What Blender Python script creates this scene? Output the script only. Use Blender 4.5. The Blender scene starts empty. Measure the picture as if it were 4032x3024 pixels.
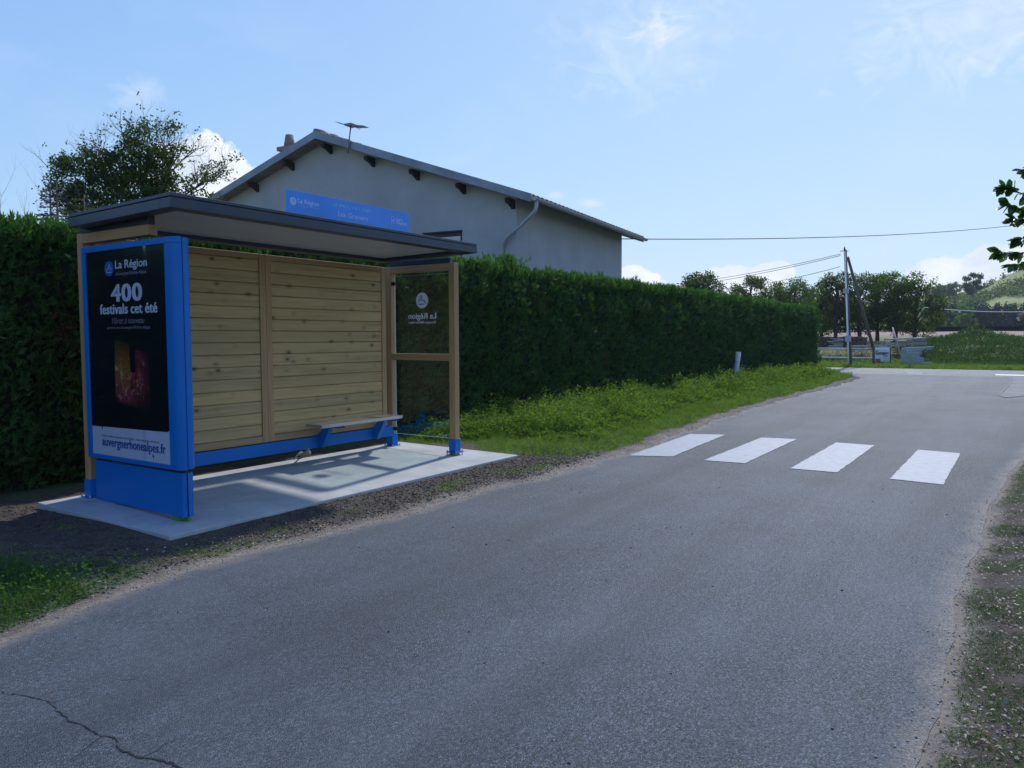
import bpy, math, random
import numpy as np
from mathutils import Vector, Matrix
R = math.radians
scene = bpy.context.scene
rng = np.random.default_rng(11)
random.seed(5)

# ------------------------------------------------------------------ camera
CAM = np.array([-3.3181, -5.377, 1.5]); YAW = .5914; PITCH = .0600; ROLL = -.0031; FPX = 3011.0
Fd = np.array([math.cos(YAW)*math.cos(PITCH), math.sin(YAW)*math.cos(PITCH), -math.sin(PITCH)])
Rd0 = np.array([math.sin(YAW), -math.cos(YAW), 0.]); Ud0 = np.cross(Rd0, Fd)
Rd = Rd0*math.cos(ROLL)+Ud0*math.sin(ROLL); Ud = -Rd0*math.sin(ROLL)+Ud0*math.cos(ROLL)
cd = bpy.data.cameras.new('camera'); cam = bpy.data.objects.new('camera', cd)
scene.collection.objects.link(cam); scene.camera = cam
m = Matrix(((Rd[0], Ud[0], -Fd[0], CAM[0]), (Rd[1], Ud[1], -Fd[1], CAM[1]), (Rd[2], Ud[2], -Fd[2], CAM[2]), (0, 0, 0, 1)))
cam.matrix_world = m
cd.sensor_width = 36; cd.lens = 36*FPX/4032; cd.clip_start = .05; cd.clip_end = 6000

def ray(px, py): return Fd+Rd*(px-2016)/FPX-Ud*(py-1512)/FPX
def at(px, py, depth): return CAM+ray(px, py)*depth
def ndir(px, py):
    d = ray(px, py); return d/np.linalg.norm(d)

# ------------------------------------------------------------------ light
SUN_AZ = math.atan2(.14, 1.0); SUN_EL = R(44)
sd = Vector((math.cos(SUN_AZ)*math.cos(SUN_EL), math.sin(SUN_AZ)*math.cos(SUN_EL), math.sin(SUN_EL)))
sl = bpy.data.lights.new('sun', 'SUN'); sun = bpy.data.objects.new('sun', sl); scene.collection.objects.link(sun)
sun.rotation_euler = sd.to_track_quat('Z', 'Y').to_euler(); sl.energy = 2.0; sl.angle = R(2.0); sl.color = (1, .975, .94)
scene.view_settings.view_transform = 'Standard'; scene.view_settings.look = 'None'
scene.view_settings.gamma = 1; scene.view_settings.exposure = 0.70
scene.cycles.max_bounces = 8; scene.cycles.transparent_max_bounces = 16

w = bpy.data.worlds.new('World'); scene.world = w; w.use_nodes = True
nt = w.node_tree; N = nt.nodes; L = nt.links; N.clear()
def wn(t, **k):
    n = N.new(t)
    for a, b in k.items(): setattr(n, a, b)
    return n
def math_(op, a, b=None, c=None, clamp=False):
    n = N.new('ShaderNodeMath'); n.operation = op; n.use_clamp = clamp
    for i, v in enumerate((a, b, c)):
        if v is None: continue
        if isinstance(v, (int, float)): n.inputs[i].default_value = v
        else: L.new(v, n.inputs[i])
    return n.outputs[0]
sky = wn('ShaderNodeTexSky', sky_type='NISHITA'); sky.sun_disc = False
sky.sun_elevation = SUN_EL; sky.sun_rotation = math.pi/2-SUN_AZ
sky.air_density = 1.0; sky.dust_density = .6; sky.ozone_density = 3.0; sky.altitude = 400
bg = wn('ShaderNodeBackground'); bg.inputs[1].default_value = .15
# hazy summer air: roll the brightest part of the physical sky off towards white
def vm(op, a, b):
    n = N.new('ShaderNodeVectorMath'); n.operation = op
    for i, v in enumerate((a, b)):
        if isinstance(v, tuple): n.inputs[i].default_value = v
        else: L.new(v, n.inputs[i])
    return n.outputs[0]
roll = vm('DIVIDE', sky.outputs[0], vm('ADD', vm('MULTIPLY', sky.outputs[0], (.205, .255, .70)), (1, 1, 1)))
L.new(vm('MULTIPLY', roll, (.95, 1.30, 3.45)), bg.inputs[0])
tc = wn('ShaderNodeTexCoord'); sep = wn('ShaderNodeSeparateXYZ'); L.new(tc.outputs['Generated'], sep.inputs[0])
X, Y, Z = sep.outputs
def noise(scale, detail=6, rough=.55, stretch=None, dist=0):
    n = wn('ShaderNodeTexNoise'); n.inputs['Scale'].default_value = scale; n.inputs['Detail'].default_value = detail
    n.inputs['Roughness'].default_value = rough; n.inputs['Distortion'].default_value = dist
    mp = wn('ShaderNodeMapping'); mp.inputs['Scale'].default_value = stretch or (1, 1, 1)
    L.new(tc.outputs['Generated'], mp.inputs[0]); L.new(mp.outputs[0], n.inputs[0]); return n.outputs[0]
def blob(px, py, radius, flat=1.0, nz=None, amp=.6, edge=.25):
    """soft-edged cloud puff of angular radius (in direction units) round a sky direction"""
    d = ndir(px, py)
    r = np.cross(d, [0, 0, 1]); r /= np.linalg.norm(r); u = np.cross(r, d)
    def dot(v, s):
        n = wn('ShaderNodeVectorMath', operation='DOT_PRODUCT'); L.new(tc.outputs['Generated'], n.inputs[0]); n.inputs[1].default_value = tuple(v/s)
        return n.outputs['Value']
    a = dot(r, radius); b = dot(u, radius*flat)
    # offset of centre: dot(d,r)=0, dot(d,u)=0
    q = math_('SQRT', math_('ADD', math_('MULTIPLY', a, a), math_('MULTIPLY', b, b)))
    front = dot(d, 1.0); front = math_('GREATER_THAN', front, 0)
    v = math_('SUBTRACT', 1.0, q)
    v = math_('ADD', v, math_('MULTIPLY', math_('SUBTRACT', nz, .5), amp))
    v = math_('DIVIDE', v, edge, clamp=True)
    return math_('MULTIPLY', v, front)
n_big = noise(9, 8, .6); n_fine = noise(26, 8, .62, (1, 1, 1.3)); n_w = noise(5, 9, .62, (1, 1, 2.2), .6)
# cumulus bank low over the horizon: it stands where elevation < height(azimuth)
bank_h = math_('MULTIPLY_ADD', math_('SUBTRACT', noise(6, 2, .5, (1, 1, .2)), .5), .17, .058)
bank = math_('SUBTRACT', math_('MULTIPLY_ADD', math_('SUBTRACT', n_fine, .5), .11, bank_h), Z)
bank = math_('DIVIDE', bank, .009, clamp=True)
masks = [math_('MULTIPLY', bank, .93)]
masks.append(blob(3990, 1075, .085, .42, n_fine, 1.1, .12))
masks.append(blob(3790, 1090, .06, .42, n_fine, 1.1, .12))
masks.append(blob(2860, 1120, .05, .5, n_fine, 1.2, .12))
masks.append(blob(3030, 1085, .03, .6, n_fine, 1.2, .14))
masks.append(blob(2500, 1100, .035, .5, n_fine, 1.2, .12))
masks.append(blob(800, 690, .062, .75, n_fine, .9, .10))
n_wisp = noise(20, 9, .68, (1, 1, 1.6), 1.2)
masks.append(math_('MULTIPLY', blob(2575, 120, .038, .7, n_wisp, 3.4, 1.0), .85))
masks.append(math_('MULTIPLY', blob(2560, 150, .11, .7, n_wisp, 3.8, 1.8), .45))
masks.append(math_('MULTIPLY', blob(540, 370, .032, .7, n_wisp, 3.0, 1.4), .45))
masks.append(math_('MULTIPLY', blob(3960, 30, .15, .55, n_wisp, 3.6, 1.6), .62))
masks.append(math_('MULTIPLY', blob(2320, 800, .02, .4, n_fine, 1.4, .9), .45))
masks.append(math_('MULTIPLY', blob(2190, 770, .015, .4, n_fine, 1.4, .9), .45))
# thin veil brightening with haze
veil = math_('MULTIPLY', math_('DIVIDE', math_('SUBTRACT', n_w, .50), .35, clamp=True), .13)
masks.append(veil)
mx = masks[0]
for q in masks[1:]: mx = math_('MAXIMUM', mx, q)
up = math_('GREATER_THAN', Z, -.01); mx = math_('MULTIPLY', mx, up)
cb = wn('ShaderNodeBackground')
cr = wn('ShaderNodeValToRGB'); cr.color_ramp.elements[0].position = .3; cr.color_ramp.elements[0].color = (.70, .79, .91, 1)
cr.color_ramp.elements[1].position = .62; cr.color_ramp.elements[1].color = (.95, 1.0, 1.07, 1)
L.new(noise(16, 6, .6, (1, 1, 1.4)), cr.inputs[0]); L.new(cr.outputs[0], cb.inputs[0]); cb.inputs[1].default_value = .66
ms = wn('ShaderNodeMixShader'); L.new(mx, ms.inputs[0]); L.new(bg.outputs[0], ms.inputs[1]); L.new(cb.outputs[0], ms.inputs[2])
wo = wn('ShaderNodeOutputWorld'); L.new(ms.outputs[0], wo.inputs[0])

# ------------------------------------------------------------------ helpers
col = scene.collection
def tag(o, label=None, cat=None, group=None, kind=None):
    if label: o['label'] = label
    if cat: o['category'] = cat
    if group: o['group'] = group
    if kind: o['kind'] = kind
    return o
def empty(name, loc, label=None, cat=None, group=None, rz=0):
    o = bpy.data.objects.new(name, None); col.objects.link(o); o.location = loc; o.rotation_euler = (0, 0, rz)
    o.empty_display_size = .2
    return tag(o, label, cat, group)
def link(name, me, mat, parent=None):
    o = bpy.data.objects.new(name, me); col.objects.link(o)
    if mat:
        for mm in (mat if isinstance(mat, (list, tuple)) else [mat]): me.materials.append(mm)
    if parent is not None:
        o.parent = parent
        # meshes are authored in world space: undo the parent's placement
        M = Matrix.Identity(4); p = parent; chain = []
        while p: chain.append(p); p = p.parent
        for p in reversed(chain): M = M @ (p.matrix_parent_inverse @ p.matrix_basis)
        o.matrix_parent_inverse = M.inverted()
    return o
def np_mesh(name, V, quads=None, tris=None):
    me = bpy.data.meshes.new(name); V = np.asarray(V, np.float32)
    me.vertices.add(len(V)); me.vertices.foreach_set('co', V.ravel())
    parts = []; starts = []; tot = 0
    if quads is not None and len(quads):
        q = np.asarray(quads, np.int32); parts.append(q.ravel()); starts.append(np.arange(len(q))*4); tot = len(q)*4
    if tris is not None and len(tris):
        t = np.asarray(tris, np.int32); parts.append(t.ravel()); starts.append(tot+np.arange(len(t))*3)
    li = np.concatenate(parts); ls = np.concatenate(starts).astype(np.int32)
    me.loops.add(len(li)); me.loops.foreach_set('vertex_index', li)
    me.polygons.add(len(ls)); me.polygons.foreach_set('loop_start', ls)
    me.update(calc_edges=True); me.validate(); return me
class MB:
    """collects boxes, prisms and tubes; build() links them as ONE mesh object"""
    def __init__(s): s.v = []; s.f = []; s.sm = []
    def add(s, v, f, sm=False):
        b = len(s.v); s.v += [tuple(map(float, p)) for p in v]; s.f += [tuple(b+i for i in q) for q in f]; s.sm += [sm]*len(f); return s
    def box(s, x0, x1, y0, y1, z0, z1, bev=0):
        if bev <= 0:
            v = [(x, y, z) for z in (z0, z1) for y in (y0, y1) for x in (x0, x1)]
            return s.add(v, [(0, 2, 3, 1), (4, 5, 7, 6), (0, 1, 5, 4), (2, 6, 7, 3), (0, 4, 6, 2), (1, 3, 7, 5)])
        b = bev; n0 = len(s.v)
        P = {}
        vv = []
        def key(x, y, z, ax):
            k = (x, y, z, ax)
            if k not in P:
                c = [(x0, x1)[x], (y0, y1)[y], (z0, z1)[z]]; si = [(1, -1)[x], (1, -1)[y], (1, -1)[z]]
                for a in range(3):
                    if a != ax: c[a] += si[a]*b
                P[k] = len(vv); vv.append(c)
            return P[k]
        F = []
        rings = [(0, 0), (1, 0), (1, 1), (0, 1)]
        for ax in range(3):
            o1, o2 = [(1, 2), (2, 0), (0, 1)][ax]
            for sdd in (0, 1):
                q = []
                for (i, j) in rings:
                    c = [0, 0, 0]; c[ax] = sdd; c[o1] = i; c[o2] = j; q.append(key(*c, ax))
                F.append(q if sdd else q[::-1])
        for ax in range(3):
            o1, o2 = [(1, 2), (2, 0), (0, 1)][ax]
            for i in (0, 1):
                for j in (0, 1):
                    c0 = [0, 0, 0]; c0[o1] = i; c0[o2] = j; c1 = list(c0); c1[ax] = 1
                    q = [key(*c0, o1), key(*c1, o1), key(*c1, o2), key(*c0, o2)]
                    F.append(q if (i == j) else q[::-1])
        for x in (0, 1):
            for y in (0, 1):
                for z in (0, 1):
                    q = [key(x, y, z, 0), key(x, y, z, 1), key(x, y, z, 2)]
                    F.append(q if (x+y+z) % 2 else q[::-1])
        return s.add(vv, F)
    def prism(s, pts, d, flip=False):
        """closed polygon pts (3-D) extruded by vector d"""
        n = len(pts); p = [np.array(q, float) for q in pts]; v = p+[q+np.array(d, float) for q in p]
        f = [tuple(range(n))[::-1], tuple(range(n, 2*n))]+[(i, (i+1) % n, n+(i+1) % n, n+i) for i in range(n)]
        return s.add(v, f)
    def tube(s, pts, r, n=8, cap=True, sm=True):
        pts = [np.array(p, float) for p in pts]; m_ = len(pts)
        rr = r if hasattr(r, '__len__') else [r]*m_
        v = []; ref = None
        for i, p in enumerate(pts):
            t = pts[min(i+1, m_-1)]-pts[max(i-1, 0)]; t /= (np.linalg.norm(t)+1e-9)
            if ref is None: ref = np.array([0, 0, 1.]) if abs(t[2]) < .9 else np.array([1., 0, 0])
            a = np.cross(t, ref); a /= np.linalg.norm(a)+1e-9; b = np.cross(t, a); ref = -b if False else ref
            for k in range(n):
                th = 2*math.pi*k/n; v.append(p+rr[i]*(a*math.cos(th)+b*math.sin(th)))
        f = [(i*n+k, i*n+(k+1) % n, (i+1)*n+(k+1) % n, (i+1)*n+k) for i in range(m_-1) for k in range(n)]
        b0 = len(s.v); s.add(v, f, sm)
        if cap: s.f += [tuple(b0+k for k in range(n))[::-1], tuple(b0+(m_-1)*n+k for k in range(n))]; s.sm += [False, False]
        return s
    def build(s, name, mat, parent=None):
        me = bpy.data.meshes.new(name); me.from_pydata(s.v, [], s.f)
        me.polygons.foreach_set('use_smooth', s.sm); me.update()
        return link(name, me, mat, parent)
def xf(mb, org, u, wv):
    """map local (a,b,z) -> org + a*u + b*w for everything collected in mb"""
    mb.v = [tuple(org+np.array(u)*p[0]+np.array(wv)*p[1]+np.array([0, 0, p[2]])) for p in mb.v]; return mb
def fix(me):
    import bmesh
    b = bmesh.new(); b.from_mesh(me); bmesh.ops.recalc_face_normals(b, faces=b.faces); b.to_mesh(me); b.free()

# ------------------------------------------------------------------ materials
class MT:
    def __init__(s, name):
        s.m = bpy.data.materials.new(name); s.m.use_nodes = True; s.t = s.m.node_tree
        s.p = s.t.nodes['Principled BSDF']; s.out = s.t.nodes['Material Output']
        s.tc = s.t.nodes.new('ShaderNodeTexCoord').outputs['Object']
    def n(s, t, **k):
        q = s.t.nodes.new(t)
        for a, b in k.items(): setattr(q, a, b)
        return q
    def l(s, a, b): s.t.links.new(a, b)
    def mp(s, scale=(1, 1, 1), rot=(0, 0, 0), loc=(0, 0, 0)):
        q = s.n('ShaderNodeMapping'); q.inputs['Scale'].default_value = scale; q.inputs['Rotation'].default_value = rot; q.inputs['Location'].default_value = loc
        s.l(s.tc, q.inputs[0]); return q.outputs[0]
    def noise(s, scale, detail=4, rough=.55, vec=None, dist=0):
        q = s.n('ShaderNodeTexNoise'); q.inputs['Scale'].default_value = scale; q.inputs['Detail'].default_value = detail
        q.inputs['Roughness'].default_value = rough; q.inputs['Distortion'].default_value = dist
        s.l(vec if vec is not None else s.tc, q.inputs[0]); return q.outputs[0]
    def vor(s, scale, vec=None, feature='F1', out='Distance', rnd=1):
        q = s.n('ShaderNodeTexVoronoi', feature=feature); q.inputs['Scale'].default_value = scale; q.inputs['Randomness'].default_value = rnd
        s.l(vec if vec is not None else s.tc, q.inputs[0]); return q.outputs[out]
    def ramp(s, fac, stops):
        q = s.n('ShaderNodeValToRGB'); e = q.color_ramp.elements
        while len(e) > len(stops): e.remove(e[-1])
        while len(e) < len(stops): e.new(.5)
        for i, (p, c) in enumerate(stops):
            e[i].position = p; e[i].color = (c, c, c, 1) if isinstance(c, (int, float)) else (*c, 1)
        s.l(fac, q.inputs[0]); return q.outputs[0]
    def mix(s, fac, a, b, mode='MIX'):
        q = s.n('ShaderNodeMix', data_type='RGBA', blend_type=mode)
        for i, v in ((0, fac), (6, a), (7, b)):
            if isinstance(v, (int, float)): q.inputs[i].default_value = v if i == 0 else (v, v, v, 1)
            elif isinstance(v, tuple): q.inputs[i].default_value = (*v, 1)
            else: s.l(v, q.inputs[i])
        return q.outputs[2]
    def ma(s, op, a, b=None, clamp=False):
        q = s.n('ShaderNodeMath', operation=op); q.use_clamp = clamp
        for i, v in enumerate((a, b)):
            if v is None: continue
            if isinstance(v, (int, float)): q.inputs[i].default_value = v
            else: s.l(v, q.inputs[i])
        return q.outputs[0]
    def bump(s, h, strength=.3, dist=.01):
        q = s.n('ShaderNodeBump'); q.inputs['Strength'].default_value = strength; q.inputs['Distance'].default_value = dist
        s.l(h, q.inputs['Height']); s.l(q.outputs[0], s.p.inputs['Normal']); return q
    def col(s, c):
        if isinstance(c, tuple): s.p.inputs['Base Color'].default_value = (*c, 1)
        else: s.l(c, s.p.inputs['Base Color'])
        return s
    def rough(s, r):
        if isinstance(r, (int, float)): s.p.inputs['Roughness'].default_value = r
        else: s.l(r, s.p.inputs['Roughness'])
        return s
    def rnd(s): return s.n('ShaderNodeNewGeometry').outputs['Random Per Island']
def plain(name, c, rough=.5, metal=0, var=.12, nscale=6, bump=0, bscale=80, spec=.5):
    s = MT(name); a = tuple(x*(1-var) for x in c); b = tuple(min(1, x*(1+var)) for x in c)
    s.col(s.ramp(s.noise(nscale, 5), [(.3, a), (.7, b)])).rough(rough); s.p.inputs['Metallic'].default_value = metal
    s.p.inputs['Specular IOR Level'].default_value = spec
    if bump: s.bump(s.noise(bscale, 3), bump, .004)
    return s.m
def foliage(name, cols, trans=.35, rough=.55, spec=.3, nscale=1.2):
    s = MT(name); r = s.rnd(); k = len(cols)
    c = s.ramp(r, [(i/(k-1) if k > 1 else 0, cc) for i, cc in enumerate(cols)])
    c = s.mix(s.ramp(s.noise(nscale, 3), [(.35, .65), (.65, 0.0)]), c, s.mix(1.0, c, (.55, .6, .5), 'MULTIPLY'))
    s.col(c).rough(rough); s.p.inputs['Specular IOR Level'].default_value = spec
    tr = s.n('ShaderNodeBsdfTranslucent'); s.l(s.mix(1.0, c, (1.0, 1.15, .45), 'MULTIPLY'), tr.inputs[0])
    mx_ = s.n('ShaderNodeMixShader'); mx_.inputs[0].default_value = trans
    s.l(s.p.outputs[0], mx_.inputs[1]); s.l(tr.outputs[0], mx_.inputs[2]); s.l(mx_.outputs[0], s.out.inputs[0])
    return s.m

# asphalt
def asphalt(name, lo, hi, dust=.25):
    s = MT(name)
    agg = s.vor(135, out='Color'); bw = s.n('ShaderNodeSeparateColor'); s.l(agg, bw.inputs[0])
    c = s.ramp(bw.outputs[0], [(0, tuple(x*.45 for x in lo)), (.4, tuple((a+b)/2*.85 for a, b in zip(lo, hi))), (.8, tuple(h*1.2 for h in hi)), (1, tuple(min(1, h*2.4) for h in hi))])
    c = s.mix(s.ramp(s.noise(200, 3), [(.38, .85), (.58, 0)]), c, tuple(x*.35 for x in lo))
    big = s.noise(.55, 5, .6); c = s.mix(s.ramp(big, [(.35, .0), (.7, .5)]), c, tuple(h*1.25 for h in hi))
    st = s.noise(.9, 5, .6, s.mp((.10, 1.1, 1))); c = s.mix(s.ramp(st, [(.45, 0), (.75, dust)]), c, (.17, .185, .20))
    tk = s.noise(.7, 5, .7, s.mp((.12, 1.3, 1), loc=(4, 2, 0))); c = s.mix(s.ramp(tk, [(.48, 0), (.68, .55)]), c, tuple(x*1.0 for x in lo))
    sf2 = s.noise(1.1, 8, .8, s.mp((1, 2.2, 1), loc=(2, 8, 0)), 1.0); c = s.mix(s.ramp(sf2, [(.63, 0), (.72, .4)]), c, (.27, .28, .29))
    ss = s.noise(2.7, 6, .7); c = s.mix(s.ramp(ss, [(.66, 0), (.78, .35)]), c, (.26, .27, .29))
    ss2 = s.noise(1.7, 6, .7, s.mp((1, 1, 1), loc=(9, 4, 0))); c = s.mix(s.ramp(ss2, [(.62, 0), (.8, .4)]), c, tuple(x*.5 for x in lo))
    if name == 'asphalt':
        at_ = s.n('ShaderNodeAttribute'); at_.attribute_name = 'rim'
        d = s.ma('ADD', at_.outputs['Fac'], s.ma('MULTIPLY', s.ma('SUBTRACT', s.noise(4, 6, .75), .5), .42))
        c = s.mix(s.ramp(d, [(.0, .85), (.05, .5), (.15, 0)]), c, s.ramp(s.noise(50, 5, .7), [(.35, (.13, .11, .09)), (.65, (.30, .27, .235))]))
    s.col(c).rough(s.ramp(s.noise(60, 3), [(.3, .55), (.7, .85)])); s.p.inputs['Specular IOR Level'].default_value = .45
    h = s.mix(.5, s.ramp(s.vor(135), [(0, 1), (.6, 0)]), s.noise(150, 4)); s.bump(h, 1.0, .009)
    return s.m
M = {}
M['asphalt'] = asphalt('asphalt', (.033, .042, .052), (.100, .121, .145), .30)
M['asphalt_old'] = asphalt('asphalt_worn', (.11, .118, .13), (.20, .21, .225), .4)
M['patch'] = asphalt('asphalt_patch', (.10, .11, .12), (.18, .19, .205), .1)
def road_paint():
    s = MT('road_paint'); n1 = s.noise(9, 6, .7); n2 = s.vor(95)
    c = s.ramp(n1, [(.3, (.20, .235, .28)), (.55, (.27, .305, .355)), (.8, (.33, .365, .41))])
    wear = s.ramp(s.ma('ADD', s.ma('MULTIPLY', s.noise(140, 3), .8), s.ma('MULTIPLY', s.noise(4, 5), .35)), [(.40, .75), (.5, 0)])
    c = s.mix(wear, c, (.22, .23, .25)); s.col(c).rough(.55); s.bump(n2, .4, .004); return s.m
M['paint'] = road_paint()
def concrete():
    s = MT('concrete_slab'); c = s.ramp(s.noise(1.6, 7, .62), [(.3, (.33, .345, .35)), (.5, (.40, .41, .405)), (.72, (.48, .485, .47))])
    c = s.mix(s.ramp(s.noise(6, 5, .7, s.mp((1, .3, 1))), [(.5, 0), (.8, .35)]), c, (.68, .68, .66))
    c = s.mix(s.ramp(s.noise(3.1, 6, .7, s.mp(loc=(5, 5, 0))), [(.52, 0), (.66, .45)]), c, (.27, .28, .285))
    c = s.mix(s.ramp(s.noise(1.1, 5, .6, s.mp(loc=(1, 7, 0))), [(.5, 0), (.62, .5)]), c, (.54, .545, .53))
    c = s.mix(s.ramp(s.noise(45, 3), [(.68, 0), (.76, .6)]), c, (.2, .2, .2))
    s.col(c).rough(.8); s.bump(s.noise(70, 5), .25, .004); return s.m
M['concrete'] = concrete()
def wood(name, base, dark, axis=0, board=True, knots=True):
    s = MT(name); sc = [30, 30, 30]; sc[axis] = 1.3
    g = s.noise(1.0, 6, .7, s.mp(tuple(sc)), .5); k = s.rnd()
    c = s.ramp(g, [(.25, dark), (.5, base), (.8, tuple(x*1.18 for x in base))])
    c = s.mix(s.ramp(k, [(0, .45), (.5, 0), (1, 0)]), c, s.mix(1.0, c, (.72, .76, .70), 'MULTIPLY'))
    c = s.mix(s.ramp(k, [(0, 0), (.6, 0), (1, .5)]), c, s.mix(1.0, c, (1.2, 1.15, 1.0), 'MULTIPLY'))
    big = [6, 6, 6]; big[axis] = .8
    c = s.mix(s.ramp(s.noise(1, 3, .5, s.mp(tuple(big))), [(.45, 0), (.7, .35)]), c, dark)
    if knots:
        ks = [7.4, 7.4, 7.4]; ks[axis] = 4.2
        mpv = s.mp(tuple(ks), loc=(.3, 0, .2)); v = s.vor(1, mpv)
        c = s.mix(s.ramp(v, [(.0, 1), (.08, .95), (.12, .45), (.22, .12), (.32, 0)]), c, tuple(x*.35 for x in dark))
        w2 = s.noise(3, 2, .5, s.mp((1, 1, 1), loc=(3, 3, 3)))
    s.col(c).rough(.72); s.bump(g, .35, .003); return s.m
M['board'] = wood('treated_pine_boards', (.52, .355, .155), (.36, .235, .095))
M['timber_x'] = wood('treated_timber_horizontal', (.42, .26, .12), (.27, .16, .07), 0, knots=False)
M['timber_y'] = wood('treated_timber_crosswise', (.45, .28, .13), (.28, .17, .075), 1, knots=False)
M['timber_z'] = wood('treated_timber_upright', (.47, .28, .125), (.29, .17, .07), 2, knots=False)
M['blue'] = plain('blue_powder_coat', (.002, .150, .50), .42, var=.05, nscale=3, bump=.06, bscale=300, spec=.3)
M['roofmetal'] = plain('anthracite_metal', (.040, .050, .072), .38, .3, .1, 4)
M['soffit'] = plain('pale_roof_lining', (.52, .54, .52), .3, .0, .06, 3)
M['steel'] = plain('brushed_steel', (.50, .50, .50), .28, .95, .08, 20, .1, 200)
M['green'] = plain('green_plastic_shim', (.06, .26, .04), .5)
M['black'] = plain('black_clamp', (.03, .025, .022), .35, .6)
M['white'] = plain('white_vinyl', (.72, .76, .84), .5, var=.02)
M['whitep'] = plain('poster_white', (.62, .68, .80), .45, var=.03)
M['grey'] = plain('poster_grey_lettering', (.30, .33, .40), .5, var=.03)
M['signblue'] = plain('sign_blue', (.03, .25, .80), .22, var=.10, nscale=2.5)
M['signtext'] = plain('sign_pale_lettering', (.45, .60, .88), .4, var=.02)
M['signtext2'] = plain('sign_faint_lettering', (.34, .54, .86), .4, var=.02)
M['logoblue'] = plain('logo_blue', (.01, .15, .50), .4, var=.02)
M['signink'] = plain('board_lettering', (.10, .03, .14), .5)
M['urlblue'] = plain('lettering_blue', (.01, .12, .42), .4, var=.02)
M['dark'] = plain('poster_black', (.004, .005, .012), .3, var=.1)
def glass(name, tint=(.80, .90, .88), refl=.06, r=.02, bumps=0):
    s = MT(name); t = s.n('ShaderNodeBsdfTransparent'); t.inputs[0].default_value = (*tint, 1)
    g = s.n('ShaderNodeBsdfGlossy'); g.inputs['Roughness'].default_value = r; g.inputs[0].default_value = (1, 1, 1, 1)
    lw_ = s.n('ShaderNodeLayerWeight'); lw_.inputs[0].default_value = .5; fr = s.ma('MULTIPLY', s.ma('POWER', lw_.outputs['Facing'], 4.0), .7)
    mx_ = s.n('ShaderNodeMixShader'); s.l(s.ma('ADD', fr, refl+.03, True), mx_.inputs[0]); s.l(t.outputs[0], mx_.inputs[1]); s.l(g.outputs[0], mx_.inputs[2]); s.l(mx_.outputs[0], s.out.inputs[0])
    return s.m
M['glass'] = glass('clear_glass', (.90, .95, .945), .02)
M['pexi'] = glass('poster_pane', (.93, .95, .97), .08, .08)
M['glassedge'] = plain('glass_edge', (.55, .70, .66), .2, var=.05)
def render_wall():
    s = MT('grey_render'); c = s.ramp(s.noise(.7, 6, .6), [(.3, (.36, .37, .385)), (.7, (.45, .46, .475))])
    c = s.mix(s.ramp(s.noise(1, 5, .65, s.mp((1.3, 1.3, .22))), [(.5, 0), (.78, .45)]), c, (.27, .285, .29))
    c = s.mix(s.ramp(s.noise(1, 6, .7, s.mp((.5, .5, .9))), [(.45, 0), (.7, .35)]), c, (.30, .31, .315))
    s.col(c).rough(.9); s.bump(s.noise(120, 4), .5, .006); return s.m
M['render'] = render_wall()
M['zinc'] = plain('zinc_sheet', (.20, .225, .26), .42, .55, .22, 2.2)
M['pvc'] = plain('grey_pvc_pipe', (.36, .38, .41), .4)
M['corbel'] = plain('dark_stained_timber', (.020, .017, .016), .7)
M['shutter'] = plain('cream_roller_shutter', (.55, .53, .48), .6)
M['shade'] = plain('dark_recess', (.03, .03, .035), .8)
def tiles(name, c1, c2):
    s = MT(name); c = s.ramp(s.rnd(), [(0, c1), (1, c2)]); c = s.mix(s.ramp(s.noise(5, 5), [(.45, 0), (.7, .5)]), c, tuple(x*.5 for x in c1))
    s.col(c).rough(.85); return s.m
M['tile'] = tiles('clay_roof_tiles', (.22, .15, .12), (.36, .28, .24))
M['chim'] = plain('chimney_concrete', (.25, .19, .16), .9, var=.3)
M['alu'] = plain('antenna_aluminium', (.22, .22, .26), .5, .4)
M['bark'] = plain('tree_bark', (.085, .065, .05), .9, var=.35, nscale=12, bump=.5, bscale=30)
M['barkd'] = plain('thin_twig_bark', (.10, .085, .085), .9, var=.3)
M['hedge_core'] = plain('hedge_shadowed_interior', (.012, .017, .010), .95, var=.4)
M['thuja'] = foliage('cypress_foliage', [(.034, .085, .030), (.055, .130, .038), (.085, .180, .045), (.06, .145, .052)], .28, .6, .2)
M['thujatop'] = foliage('lighter_cypress_tips', [(.06, .15, .035), (.11, .23, .045), (.16, .30, .06)], .35, .55, .2)
M['brownsp'] = foliage('dead_cypress_sprays', [(.10, .055, .03), (.14, .08, .04)], .2)
M['weed'] = foliage('verge_weed_leaves', [(.095, .175, .035), (.165, .265, .045), (.29, .39, .07), (.11, .19, .05)], .45, .8, .08)
M['grass'] = foliage('grass_blades', [(.11, .20, .035), (.18, .30, .05), (.26, .35, .07), (.32, .31, .14)], .4, .8, .1)
M['grassd'] = foliage('dark_grass_blades', [(.05, .12, .03), (.09, .19, .04), (.15, .25, .07)], .35, .8, .1)  # darker green mix for the foreground and right verge grass
M['straw'] = foliage('dry_grass', [(.40, .34, .2), (.55, .5, .36), (.3, .25, .15)], .2)
M['dryleaf'] = foliage('dry_fallen_leaves', [(.20, .15, .11), (.34, .29, .24), (.46, .43, .38), (.12, .08, .055)], .1, .6, .4)
M['tree1'] = foliage('broadleaf_crown', [(.040, .062, .018), (.070, .110, .028), (.125, .175, .040), (.055, .085, .025)], .45, .6, .25)
M['tree2'] = foliage('locust_crown', [(.06, .10, .025), (.10, .16, .035), (.17, .235, .05)], .48, .6, .25)
M['bluefir'] = foliage('spruce_needles', [(.022, .040, .040), (.035, .06, .055)], .15)
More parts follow.
